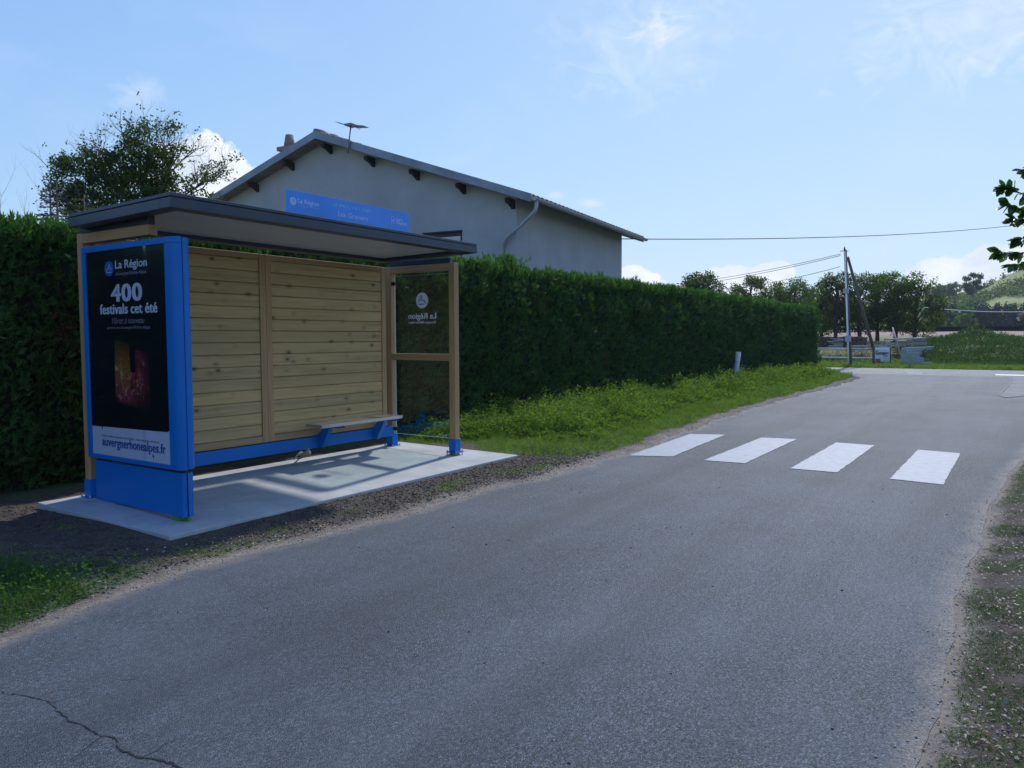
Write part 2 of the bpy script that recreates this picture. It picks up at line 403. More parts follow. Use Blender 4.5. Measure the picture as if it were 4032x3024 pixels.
M['bigleaf'] = foliage('large_glossy_leaves', [(.035, .09, .02), (.06, .14, .03), (.10, .2, .04)], .4, .35, .5)
M['lime'] = foliage('pale_tree_crown', [(.12, .22, .035), (.2, .32, .05)], .4)
M['scrub'] = foliage('hill_scrub', [(.10, .16, .035), (.17, .24, .045), (.30, .34, .07), (.06, .10, .03)], .25, nscale=.06)
M['moundweed'] = foliage('mound_weed_leaves', [(.04, .085, .022), (.075, .135, .03), (.13, .20, .05), (.05, .10, .03)], .3, nscale=.7)
M['conif'] = foliage('dark_conifers', [(.020, .048, .028), (.035, .07, .035)], .2, nscale=.05)
def soil():
    s = MT('verge_soil'); sp = s.n('ShaderNodeSeparateXYZ'); s.l(s.tc, sp.inputs[0])
    c = s.ramp(s.noise(7, 8, .7), [(.3, (.040, .030, .023)), (.5, (.075, .057, .043)), (.7, (.13, .10, .076))])
    c = s.mix(s.ramp(s.noise(55, 4), [(.6, 0), (.75, .6)]), c, (.22, .19, .16))
    # sandy strip where the road edge crumbles
    yy = s.ma('ADD', sp.outputs[1], s.ma('MULTIPLY', s.ma('SUBTRACT', s.noise(1.3, 6, .65), .5), .55))
    at_ = s.n('ShaderNodeAttribute'); at_.attribute_name = 'edge'
    d = s.ma('ADD', at_.outputs['Fac'], s.ma('MULTIPLY', s.ma('SUBTRACT', s.noise(3, 6, .7), .5), .55))
    sand = s.ramp(s.noise(30, 6, .75), [(.3, (.17, .135, .105)), (.6, (.31, .265, .215)), (.8, (.44, .40, .35))])
    c = s.mix(s.ramp(d, [(.02, 1), (.24, 0)]), c, sand)
    at2 = s.n('ShaderNodeAttribute'); at2.attribute_name = 'green'
    gr = s.ramp(s.noise(12, 6, .7), [(.3, (.035, .065, .02)), (.7, (.09, .13, .04))])
    c = s.mix(s.ramp(s.ma('ADD', at2.outputs['Fac'], s.ma('MULTIPLY', s.ma('SUBTRACT', s.noise(2, 5, .7), .5), .6)), [(.4, 0), (.6, .9)]), c, gr)
    s.col(c).rough(.95); s.bump(s.noise(45, 6, .7), .9, .02); return s.m
M['soil'] = soil()
def field():
    s = MT('fields'); sp = s.n('ShaderNodeSeparateXYZ'); s.l(s.tc, sp.inputs[0])
    c = s.ramp(s.noise(.25, 7, .65), [(.3, (.10, .12, .045)), (.5, (.16, .165, .065)), (.7, (.24, .22, .10))])
    br = s.ramp(s.noise(.12, 5, .6, s.mp((1, .15, 1))), [(.3, (.26, .19, .14)), (.7, (.36, .27, .20))])
    xx = s.ma('ADD', sp.outputs[0], s.ma('MULTIPLY', s.noise(.08, 2), 14))
    c = s.mix(s.ramp(s.ma('MULTIPLY', xx, .001), [(.083, 0), (.092, 1), (.203, 1), (.206, 0)]), c, br)
    s.col(c).rough(.95); s.bump(s.noise(6, 6, .7), .7, .08); return s.m
M['field'] = field()
M['hill'] = plain('hill_grass', (.24, .26, .07), .95, var=.35, nscale=.05)
M['yellow'] = plain('rape_field_strip', (.42, .45, .08), .95, var=.1)
M['clod'] = tiles('soil_clods', (.055, .042, .032), (.12, .095, .075))
M['pebble'] = tiles('pale_pebbles', (.22, .20, .18), (.60, .57, .53))
M['gravel'] = tiles('grit', (.20, .18, .16), (.40, .37, .33))
M['log'] = tiles('weathered_planks', (.22, .19, .17), (.45, .41, .38))
M['logd'] = tiles('dark_stacked_firewood', (.045, .035, .03), (.16, .12, .09))
M['block'] = plain('concrete_blocks', (.30, .345, .335), .9, var=.15, bump=.3)
M['pole'] = wood('utility_pole_timber', (.13, .10, .08), (.06, .045, .035), 2, knots=False)
M['wire'] = plain('cable', (.05, .06, .08), .6)
M['tarwire'] = plain('grey_cable', (.22, .23, .25), .6)
M['rail'] = plain('white_plastic_tube', (.72, .78, .74), .4)
M['red'] = plain('sign_red', (.50, .02, .05), .5)
M['crack'] = plain('crack_shadow', (.012, .012, .014), .95)
M['crackfill'] = plain('bitumen_joint', (.035, .036, .04), .7)
M['whitemark'] = plain('white_road_line', (.75, .76, .78), .6)
M['post'] = plain('whitewashed_post', (.48, .52, .56), .8, var=.25, nscale=9)
M['feather'] = plain('brown_feathers', (.30, .22, .14), .8, var=.4, nscale=60)
M['featherl'] = plain('pale_feathers', (.75, .66, .45), .8, var=.2, nscale=60)
M['beak'] = plain('dark_horn', (.05, .04, .03), .4)

# ------------------------------------------------------------------ foliage generators
def unit(a): return a/(np.linalg.norm(a, axis=-1, keepdims=True)+1e-9)
def kites(P, D, Lg, Wd, fold=.25, nrm=None):
    """one folded kite-shaped leaf per row: base P, direction D, length, width"""
    n = len(P); D = unit(D); rnd = rng.normal(size=(n, 3)) if nrm is None else nrm
    S = unit(np.cross(D, rnd)); Nn = np.cross(S, D)
    Lg = np.broadcast_to(Lg, (n,))[:, None]; Wd = np.broadcast_to(Wd, (n,))[:, None]
    mid = P+D*Lg*.45
    a = P; b = mid+S*Wd*.5+Nn*Wd*fold*.5; c = P+D*Lg; d = mid-S*Wd*.5+Nn*Wd*fold*.5
    V = np.stack([a, b, c, d], 1).reshape(-1, 3); F = np.arange(n*4).reshape(-1, 4)
    return V, F
def leafmesh(name, P, D, Lg, Wd, mat, parent=None, nrm=None, fold=.25):
    V, F = kites(P, D, Lg, Wd, fold, nrm); return link(name, np_mesh(name, V, F), mat, parent)
def sprays(P, D, size, nside=3, spread=.75, wid=.16):
    """feathery flat sprays: a main shoot and side shoots, each a thin kite"""
    n = len(P); D = unit(D); S = unit(np.cross(D, rng.normal(size=(n, 3)))); size = np.broadcast_to(size, (n,))
    Ps = [P]; Ds = [D]; Ls = [size]; 
    for k in range(nside):
        t = (k+.6)/(nside+.6)*.75
        for sg in (1, -1):
            Ps.append(P+D*(size*t)[:, None]); Ds.append(unit(D+S*sg*spread+rng.normal(size=(n, 3))*.12)); Ls.append(size*(.62-.32*t))
    return np.concatenate(Ps), np.concatenate(Ds), np.concatenate(Ls)
def blobs_points(blobs, n, shell=.5):
    """points scattered in a union of ellipsoids (cx,cy,cz,rx,ry,rz)"""
    B = np.array(blobs, float); vol = B[:, 3]*B[:, 4]*B[:, 5]; vol = vol**.75; idx = rng.choice(len(B), n, p=vol/vol.sum())
    d = unit(rng.normal(size=(n, 3))); r = rng.uniform(shell**3, 1, n)**(1/3)
    return B[idx, :3]+d*r[:, None]*B[idx, 3:], d
def clumps(P0, nper, rad, flat=.7):
    n = len(P0); o = rng.normal(size=(n*nper, 3))*rad; o[:, 2] *= flat
    return np.repeat(P0, nper, 0)+o
def limbs(mb, p, d, length, r, depth, spread=.6, up=.25, bend=.18, kids=3, nseg=4, tips=None):
    """recursive tapered branching"""
    p = np.array(p, float); d = np.array(d, float); d /= np.linalg.norm(d); pts = [p.copy()]; rr = [r]
    for i in range(nseg):
        d = d+np.array([random.gauss(0, bend), random.gauss(0, bend), random.gauss(0, bend)+up*.12]); d /= np.linalg.norm(d)
        p = p+d*length/nseg; pts.append(p.copy()); rr.append(r*(1-.55*(i+1)/nseg))
        if depth > 0 and i >= 1 and random.random() < .6:
            dd = d+np.array([random.gauss(0, spread), random.gauss(0, spread), random.gauss(0, spread*.7)])
            limbs(mb, p, dd, length*random.uniform(.45, .7), rr[-1]*.6, depth-1, spread, up, bend, kids, nseg, tips)
    mb.tube(pts, rr, 5 if r < .03 else 8)
    if depth > 0:
        for k in range(kids):
            dd = d+np.array([random.gauss(0, spread), random.gauss(0, spread), random.gauss(0, spread*.6)+up])
            limbs(mb, p, dd, length*random.uniform(.5, .8), rr[-1]*.8, depth-1, spread, up, bend, kids, nseg, tips)
    elif tips is not None: tips.append(p)

# ------------------------------------------------------------------ ground, roads
Lx = np.array([-12, -3, -1.54, -1.07, -.27, 1.75, 3.5, 4.72, 6.5, 9, 13, 17.2, 23, 28, 31, 32.2, 33.2])
Ly = np.array([-1.9, -1.2, -.92, -.76, -.62, -.72, -.74, -.83, -.86, -.62, -.32, -.25, -.22, -.1, .3, 1.2, 4.5])
def sn(x, y, f, ph=0): return np.sin(x*f+ph)*np.cos(y*f*1.3+ph*2.1)
def wob(x): return .05*np.sin(x*2.3+1)+.03*np.sin(x*5.9)+.010*np.sin(x*13.7+2)+.010*np.sin(x*31)+.006*np.sin(x*71)
def left_edge(x): return np.interp(x, Lx, Ly)+wob(x)*np.where(x < 3, .35, 1)
Rx = np.array([-12, -3.3, 1, 2.5, 5, 6.7, 9, 15, 25, 33]); Ry = np.array([-5.3, -5.15, -5.09, -5.09, -5.15, -5.22, -5.42, -5.9, -6.9, -9])
def right_edge(x): return np.interp(x, Rx, Ry)+wob(x+9)*.35
def terrain(x, y):
    """gentle rise of the land beyond the cross road"""
    x = np.asarray(x, float)
    return np.interp(x, [0, 43.5, 46, 50, 56, 66, 100, 160, 230, 800], [-.14, -.14, -.05, .45, .85, 1.25, 1.9, 2.7, 3.2, 3.2])
def grid(x0, x1, nx, y0, y1, ny, fz, xs=None, ys=None):
    xs = np.linspace(x0, x1, nx) if xs is None else xs; ys = np.linspace(y0, y1, ny) if ys is None else ys
    Xg, Yg = np.meshgrid(xs, ys); Zg = fz(Xg, Yg); V = np.stack([Xg, Yg, Zg], -1).reshape(-1, 3)
    ny, nx = len(ys), len(xs); i = np.arange((ny-1)*(nx-1)); r = i//(nx-1); c = i % (nx-1); a = r*nx+c
    return V, np.stack([a, a+1, a+nx+1, a+nx], 1)
def geo(a, b, n): return np.sign(a)*0+np.array([a+(b-a)*(k/n)**2 for k in range(n+1)])
xs = np.unique(np.concatenate([np.linspace(-400, -20, 10), np.linspace(-20, 110, 131), np.linspace(110, 900, 24)]))
ys = np.unique(np.concatenate([np.linspace(-700, -60, 10), np.linspace(-60, 80, 71), np.linspace(80, 800, 12)]))
V, F = grid(0, 0, 0, 0, 0, 0, lambda x, y: terrain(x, y)+np.where(x > 46, .08*sn(x, y, .35), 0), xs, ys)
g = link('ground', np_mesh('ground', V, F), M['field']); tag(g, kind='structure')

# near road as one sheet with crumbling edges
xs = np.linspace(-12, 33.2, 560); tt = np.array([0, .02, .05, .10, .2, .35, .5, .65, .8, .9, .95, .98, 1]); V = []; ev = []
for x in xs:
    a_, b_ = float(right_edge(x)), float(left_edge(x))
    for t in tt: V.append((x, a_+(b_-a_)*t, -.1)); ev.append(min(t, 1-t)*(b_-a_))
V = np.array(V); nn = len(xs); m_ = len(tt); F = np.array([(i*m_+j, (i+1)*m_+j, (i+1)*m_+j+1, i*m_+j+1) for i in range(nn-1) for j in range(m_-1)])
me = np_mesh('road', V, F); a_ = me.attributes.new('rim', 'FLOAT', 'POINT'); a_.data.foreach_set('value', np.array(ev, np.float32))
road = link('road', me, M['asphalt']); tag(road, kind='structure')
V, F = grid(32.6, 39.6, 12, -70, 80, 60, lambda x, y: np.full_like(x, -.096)+.0*x)
cr_ = link('cross_road', np_mesh('cross_road', V, F), M['asphalt_old']); tag(cr_, kind='structure')
def sheet(pts, z, name, mat, parent=None, kind=None):
    me = bpy.data.meshes.new(name); me.from_pydata([(p[0], p[1], z) for p in pts], [], [tuple(range(len(pts)))]); me.update()
    o = link(name, me, mat, parent); 
    if kind: tag(o, kind=kind)
    return o
# paler resurfaced patch at the junction
sheet([(20.4, -4.98), (33.4, -9.5), (33.4, -5.0), (30.5, -5.0), (26.5, -4.98), (22.6, -4.88), (21.4, -4.80)], -.093, 'resurfaced_patch', M['patch'], kind='structure')
mb = MB(); 
for a, b in (((20.4, -4.98), (21.4, -4.80)), ((21.4, -4.80), (30.8, -5.05)), ((20.4, -4.98), (23, -5.95))):
    d = unit(np.array(b, float)-np.array(a, float)); n_ = np.array([-d[1], d[0]])*.035
    mb.add([(*(np.array(a)+n_), -.089), (*(np.array(a)-n_), -.089), (*(np.array(b)-n_), -.089), (*(np.array(b)+n_), -.089)], [(0, 1, 2, 3)])
o = mb.build('bitumen_joint', M['crackfill']); tag(o, 'dark bitumen joint line round the pale patch at the junction', 'road seam')

# zebra stripes
stripes = [[(6.11, -.95), (6.35, -1.48), (9.0, -1.32), (8.78, -.80)], [(6.27, -1.94), (6.32, -2.46), (9.05, -2.44), (8.96, -1.92)],
           [(6.24, -3.04), (6.25, -3.57), (8.96, -3.57), (8.97, -3.03)], [(6.14, -4.15), (6.07, -4.68), (8.74, -4.68), (8.81, -4.15)]]
sl_ = ['white zebra crossing stripe nearest the grass verge', 'second white zebra crossing stripe counted from the grass verge', 'third white zebra crossing stripe, between the second and the rightmost', 'rightmost white zebra crossing stripe, farthest from the bus shelter']
for st, lb in zip(stripes, sl_):
    q = np.array(st); pts = []
    for i in range(4):
        a, b = q[i], q[(i+1) % 4]; n_ = 26
        for k in range(n_): pts.append(a+(b-a)*k/n_+rng.normal(size=2)*.004)
    o = sheet(pts, -.094, 'crossing_stripe', M['paint']); tag(o, lb, 'crossing stripe', 'stripes of the zebra crossing')
for pts, lb in (([(34.35, -1.05), (34.65, -1.05), (34.65, -1.62), (34.35, -1.62)], 'short white dash in the middle of the cross road'),
                ([(34.0, -4.35), (34.9, -4.35), (34.5, -9.5), (33.7, -9.5)], 'long white line on the cross road at the right edge')):
    o = sheet(pts, -.091, 'road_marking', M['whitemark']); tag(o, lb, 'road marking')
# crack in the near left of the road
ck = [[-1.799, -1.2], [-1.80, -1.4], [-1.799, -1.535], [-1.8, -1.6], [-1.767, -1.673], [-1.743, -1.781], [-1.728, -1.85], [-1.742, -1.912], [-1.758, -1.97], [-1.766, -2.079], [-1.758, -2.154], [-1.754, -2.248], [-1.754, -2.326], [-1.733, -2.39], [-1.75, -2.428], [-1.775, -2.494], [-1.763, -2.555], [-1.759, -2.607], [-1.727, -2.695], [-1.713, -2.751], [-1.716, -2.791], [-1.70, -2.95]]
p = []
for a, b in zip(ck[:-1], ck[1:]):
    for k in range(4): p.append(np.array(a)+(np.array(b)-np.array(a))*k/4+rng.normal(size=2)*.0035)
p = np.array(p); t = np.linspace(0, 1, len(p)); wd = (.0012+.0042*t)*rng.uniform(.35, 1.4, len(p))
V = []
for i in range(len(p)): V += [(p[i, 0]+wd[i], p[i, 1]+wd[i]*.5, -.0975), (p[i, 0]-wd[i], p[i, 1]-wd[i]*.5, -.0975)]
side = []
for (x0, y0, dx, dy, n_) in ((-1.742, -1.85, .16, -.05, 10), (-1.754, -2.326, -.14, -.08, 9), (-1.759, -2.607, .20, -.02, 12), (-1.44, -1.90, .10, -.06, 8)):
    q = np.array([x0, y0])
    for k in range(n_):
        q2 = q+np.array([dx, dy])/n_+rng.normal(size=2)*.005; w_ = .0016*(1-k/n_)+.0004; nv = np.array([-dy, dx]); nv = nv/np.linalg.norm(nv)*w_
        side.append([(*(q+nv), -.0974), (*(q-nv), -.0974), (*(q2-nv), -.0974), (*(q2+nv), -.0974)]); q = q2
sv = np.array(side).reshape(-1, 3); o = link('crack_branches', np_mesh('crack_branches', sv, np.arange(len(sv)).reshape(-1, 4)), M['crack']); tag(o, kind='structure')
o = link('road_crack', np_mesh('road_crack', V, [(2*i, 2*i+1, 2*i+3, 2*i+2) for i in range(len(p)-1)]), M['crack']); tag(o, kind='structure')

# verge mesh (left) ---------------------------------------------------------
def hash_noise(x, y, s, seed=0):
    xi = np.floor(x*s); yi = np.floor(y*s); fx = x*s-xi; fy = y*s-yi; fx = fx*fx*(3-2*fx); fy = fy*fy*(3-2*fy)
    def h(a, b): v = np.sin(a*127.1+b*311.7+seed*74.7)*43758.5453; return v-np.floor(v)
    return (h(xi, yi)*(1-fx)+h(xi+1, yi)*fx)*(1-fy)+(h(xi, yi+1)*(1-fx)+h(xi+1, yi+1)*fx)*fy
def fbm(x, y, s, o=4, seed=0):
    r = 0; a = .5; t = 0
    for k in range(o): r = r+a*hash_noise(x, y, s*2**k, seed+k); t += a; a *= .55
    return r/t
def sstep(a, b, x): t = np.clip((x-a)/(b-a), 0, 1); return t*t*(3-2*t)
def verge_z(x, y):
    d = y-left_edge(x)
    z = -.104+.04*sstep(-.05, .45, d)+.05*sstep(.3, 1.6, d)
    dr = np.hypot(np.maximum(0, np.maximum(-.1-x, x-4.8)), np.maximum(0, np.maximum(-y, y-1.9)))
    z = z+(1-sstep(.0, .5, dr))*.024*sstep(.05, .3, d)
    mound = np.exp(-((x+1.3)/.9)**2-((y-1.3)/.9)**2)*.09*sstep(.05, .7, np.hypot(np.maximum(0, -.1-x), 0))
    z = z+mound+sstep(0, .35, d)*sstep(-.05, .3, dr)*(.045*(fbm(x, y, 2.5, 5)-.5)+.035*(fbm(x, y, 11, 3, 5)-.5))
    ins = sstep(.03, .10, x)*(1-sstep(4.45, 4.55, x))*sstep(.02, .08, y)*(1-sstep(1.72, 1.80, y))
    return z*(1-ins)+(-.13)*ins
xs = np.concatenate([np.linspace(-6, 7.5, 400), np.linspace(7.6, 34, 200)]); ys = np.concatenate([np.linspace(-1.9, 3.2, 150), np.linspace(3.3, 8, 12)])
V, F = grid(0, 0, 0, 0, 0, 0, verge_z, xs, ys)
keep = (V[F].mean(1)[:, 1] > left_edge(V[F].mean(1)[:, 0])-.3); F = F[keep]
me = np_mesh('verge', V, F); me.polygons.foreach_set('use_smooth', [True]*len(me.polygons))
ed = V[:, 1]-left_edge(V[:, 0]); ed = ed*np.where(V[:, 0] > 4.2, .75, 1)
def green_mask(x, y):
    d = y-left_edge(x)
    a = sstep(4.5, 5.6, x+.3*np.sin(y*4))*sstep(.10, .42, d)
    b = (1-sstep(-1.2, -.2, x+(.3*np.sin(y*3))))*(1-sstep(.2, .7, y-.35*(x+1)))*sstep(.02, .25, d)
    c = .9*sstep(.52, .62, fbm(x, y, 1.6, 3, 3))*sstep(.15, .3, d)*(1-sstep(.35, .5, d))*sstep(2.0, 3.0, x)*(1-sstep(4.6, 5, x))
    e = sstep(2.2, 2.6, y)*.6
    return np.clip(np.maximum(np.maximum(a, b), np.maximum(c, e)), 0, 1)
for nm, val in (('edge', ed), ('green', green_mask(V[:, 0], V[:, 1]))):
    a_ = me.attributes.new(nm, 'FLOAT', 'POINT'); a_.data.foreach_set('value', val.astype(np.float32))
o = link('verge', me, M['soil']); tag(o, kind='structure')
# right verge
def rverge_z(x, y):
    d = right_edge(x)-y
    return -.104+.04*sstep(-.03, .4, d)+.04*sstep(.3, 2, d)+sstep(0, .3, d)*(.04*(fbm(x, y, 3, 4, 9)-.5)+.02*(fbm(x, y, 14, 3, 2)-.5))
xs = np.linspace(-6, 32, 420); ys = np.concatenate([np.linspace(-14, -7, 12), np.linspace(-6.9, -4.9, 80)])
V, F = grid(0, 0, 0, 0, 0, 0, rverge_z, xs, ys)
cx_ = V[F].mean(1); F = F[cx_[:, 1] < right_edge(cx_[:, 0])+.2]
me = np_mesh('right_verge', V, F); me.polygons.foreach_set('use_smooth', [True]*len(me.polygons))
a_ = me.attributes.new('edge', 'FLOAT', 'POINT'); a_.data.foreach_set('value', ((right_edge(V[:, 0])-V[:, 1])*1.6).astype(np.float32))
a_ = me.attributes.new('green', 'FLOAT', 'POINT'); a_.data.foreach_set('value', (sstep(.1, .5, right_edge(V[:, 0])-V[:, 1])*.75+sstep(6, 9, V[:, 0])*.4).astype(np.float32))
o = link('right_verge', me, M['soil']); tag(o, kind='structure')

# ------------------------------------------------------------------ concrete slab
sf = lambda y: .035*y
slab = [(0, 0), (4.8242, 0), (4.60, 1.83), (-.114, 1.83)]
sb = MB(); top = [(a, b, sf(b)) for a, b in slab]; sb.add(top+[(a, b, -.35) for a, b in slab], [(0, 1, 2, 3), (7, 6, 5, 4), (0, 4, 5, 1), (1, 5, 6, 2), (2, 6, 7, 3), (3, 7, 4, 0)])
o = sb.build('shelter_slab', M['concrete']); mod = o.modifiers.new('b', 'BEVEL'); mod.width = .008; mod.segments = 2
tag(o, 'pale concrete slab under the bus shelter', 'concrete slab')

# ------------------------------------------------------------------ bus shelter
SH = empty('bus_shelter', (2.2, .9, 0), 'timber, glass and blue steel bus shelter with a flat dark roof standing on the slab', 'bus shelter')
YB = 1.62; ZP0 = .055; ZT = 2.445
def sub(name, mb, mat, parent, bev=0, seg=2):
    o = mb.build(name, mat, parent)
    if bev: q = o.modifiers.new('b', 'BEVEL'); q.width = bev; q.segments = seg; q.limit_method = 'ANGLE'
    return o
def foot(px, py, shim):
    """blue steel sleeve, base plate with bolts, optional green shims"""
    z = ZP0
    p_ = sub('post_foot', MB().box(px-.008, px+.098, py-.008, py+.098, z, z+.17), M['blue'], SH, .003)
    pl = MB().box(px-.035, px+.125, py-.035, py+.125, z-.004, z+.008)
    sub('base_plate', pl, M['blue'], p_, .002)
    zs = sf(py)
    for dx in (-.022, .112):
        for dy in (-.022, .112):
            b = MB().tube([(px+dx, py+dy, zs), (px+dx, py+dy, z+.03)], .006, 8); b.tube([(px+dx, py+dy, z+.008), (px+dx, py+dy, z+.018)], .011, 6); sub('bolt', b, M['steel'], p_)
    if shim:
        for q in ((px-.01, px+.04, py, py+.09), (px+.055, px+.10, py+.01, py+.08)): sub('shim', MB().box(*q, zs, z-.004), M['green'], p_, .002)
# posts
for (px, py, sh) in ((4.25, .57, True), (4.25, 1.64, False), (.27, 1.66, False)):
    sub('post', MB().box(px, px+.09, py, py+.09, ZP0+.02, ZT), M['timber_z'], SH, .004); foot(px, py, sh)
sub('top_rail', MB().box(4.253, 4.337, .662, 1.638, ZT-.09, ZT-.003), M['timber_y'], SH, .003)
sub('mid_rail', MB().box(4.253, 4.337, .662, 1.638, 1.216, 1.30), M['timber_y'], SH, .003)
sub('top_rail', MB().box(.273, .357, .62, 1.658, ZT-.09, ZT-.003), M['timber_y'], SH, .003)
# roof supports
sub('roof_bracket', MB().box(.275, .337, .62, 1.70, ZT-.001, 2.515), M['roofmetal'], SH, .003)
sub('roof_bracket', MB().box(4.255, 4.315, .64, 1.66, ZT-.001, 2.510), M['roofmetal'], SH, .003)
# beam
sub('beam', MB().box(.36, 4.25, YB, YB+.05, .20, .335), M['blue'], SH, .003)
# roof
RX0, RX1, RY0, RY1 = .134, 4.073, .079, 1.60
zt_ = lambda y: 2.6215-(y-RY0)*.02
RF = MB()
def band(x0, x1, y0, y1, za, zb):
    """closed slab whose top and bottom follow the roof fall"""
    v = [(x, y, zt_(y)+z) for z in (za, zb) for y in (y0, y1) for x in (x0, x1)]
    RF.add(v, [(0, 2, 3, 1), (4, 5, 7, 6), (0, 1, 5, 4), (2, 6, 7, 3), (0, 4, 6, 2), (1, 3, 7, 5)])
fw = .135
band(RX0, RX1, RY0, RY0+fw, -.113, -.036); band(RX0, RX1, RY1-fw, RY1, -.113, -.036)
band(RX0, RX0+fw, RY0+fw, RY1-fw, -.113, -.036); band(RX1-fw, RX1, RY0+fw, RY1-fw, -.113, -.036)
band(RX0+.012, RX1-.012, RY0+.012, RY1-.012, -.036, -.027); band(RX0, RX1, RY0, RY1, -.027, 0)
roof = sub('roof', RF, M['roofmetal'], SH, .003)
sf_ = MB(); v = [(x, y, zt_(y)+z) for z in (-.072, -.062) for y in (RY0+fw, RY1-fw) for x in (RX0+fw, RX1-fw)]
sf_.add(v, [(0, 2, 3, 1), (4, 5, 7, 6), (0, 1, 5, 4), (2, 6, 7, 3), (0, 4, 6, 2), (1, 3, 7, 5)])
sub('lining', sf_, M['soffit'], roof)
# back panels
def panel(x0, x1):
    z0, z1 = .345, 2.43; fr = MB(); y0 = YB+.012
    for (a, b, c, d) in ((x0, x0+.078, z0, z1), (x1-.078, x1, z0, z1)): sub('panel_stile', MB().box(a, b, y0, y0+.045, c, d, .003), M['timber_z'], SH)
    for a, b in ((z0, z0+.075), (z1-.06, z1)): sub('panel_rail', MB().box(x0+.079, x1-.079, y0+.003, y0+.043, a, b, .003), M['timber_x'], SH)
    bo = MB(); n = 15; a = z0+.075; h = (z1-.06-a)/n
    for k in range(n):
        za = a+k*h; xa, xb = x0+.075, x1-.075
        # rounded shiplap profile
        yv = y0+.016+random.uniform(-.001, .001)
        pr_ = [(yv+.012, za), (yv+.004, za+.004), (yv, za+.013), (yv, za+h-.014), (yv+.004, za+h-.006), (yv+.013, za+h-.002), (yv+.022, za+h-.002), (yv+.022, za)]
        bo.prism([(xa, y, z) for y, z in pr_], (xb-xa, 0, 0))
    q = sub('boards', bo, M['board'], SH); fix(q.data)
panel(.362, 2.232); panel(2.234, 4.15)
# glass
gl = MB().box(4.290, 4.298, .655, 1.60, .232, 2.318); sub('glass_pane', gl, M['glass'], SH)
ge = MB().box(4.2895, 4.2985, .655, 1.60, .226, .2315).box(4.2895, 4.2985, 1.6005, 1.606, .226, 2.318).box(4.2895, 4.2985, .655, 1.60, 2.3185, 2.3215)
sub('glass_edge', ge, M['glassedge'], SH)
sub('glass_clamp', MB().box(4.262, 4.306, 1.575, 1.64, 2.20, 2.245), M['black'], SH, .003)
sub('glass_clamp', MB().box(4.262, 4.306, 1.575, 1.635, .27, .315), M['black'], SH, .003)
sub('glass_clamp', MB().box(4.27, 4.306, .655, .69, .25, .295), M['timber_y'], SH, .003)
# bench
bn = empty('bench', (3.28, 1.3, .5), 'short steel bench on two blue brackets inside the shelter', 'bench')
bn.parent = SH; bn.matrix_parent_inverse = Matrix.Translation((2.2, .9, 0)).inverted()
del bn['category']; del bn['label']
def part(name, mb, mat, parent, bev=0):
    o = mb.build(name, mat, parent)
    if bev: q = o.modifiers.new('b', 'BEVEL'); q.width = bev; q.segments = 2; q.limit_method = 'ANGLE'
    return o
st_ = MB(); zt2 = .525
st_.prism([(2.61, 1.18, zt2), (2.61, 1.45, zt2), (2.61, 1.45, zt2-.036), (2.61, 1.444, zt2-.036), (2.61, 1.444, zt2-.005), (2.61, 1.187, zt2-.005), (2.61, 1.205, zt2-.036), (2.61, 1.198, zt2-.040)], (1.345, 0, 0))
st_.prism([(2.606, 1.182, zt2-.001), (2.606, 1.449, zt2-.001), (2.606, 1.449, zt2-.036), (2.606, 1.200, zt2-.039)], (.004, 0, 0)); st_.prism([(3.955, 1.182, zt2-.001), (3.955, 1.449, zt2-.001), (3.955, 1.449, zt2-.036), (3.955, 1.200, zt2-.039)], (.004, 0, 0))
s_ = part('seat', st_, M['steel'], bn); fix(s_.data)
for bx in (2.93, 3.86):
    q = MB().prism([(bx, YB-.001, .20), (bx, YB-.001, .335), (bx, YB-.06, .335), (bx, 1.44, .475), (bx, 1.24, .475), (bx, 1.24, .488), (bx, 1.50, .488), (bx, 1.545, .47), (bx, YB-.001, .36)], (.05, 0, 0))
    q = MB()
    for X0 in (bx, bx+.055):
        q.prism([(X0, YB-.001, .205), (X0, YB-.001, .34), (X0, 1.50, .482), (X0, 1.22, .482), (X0, 1.22, .455), (X0, 1.42, .445), (X0, 1.555, .205)], (.006, 0, 0))
    q.prism([(bx, 1.22, .4825), (bx, 1.51, .4825), (bx, 1.51, .488), (bx, 1.22, .488)], (.061, 0, 0))
    q.prism([(bx, 1.549, .205), (bx, 1.414, .445), (bx, 1.42, .445), (bx, 1.555, .205)], (.061, 0, 0))
    o = part('bracket', q, M['blue'], bn); fix(o.data)

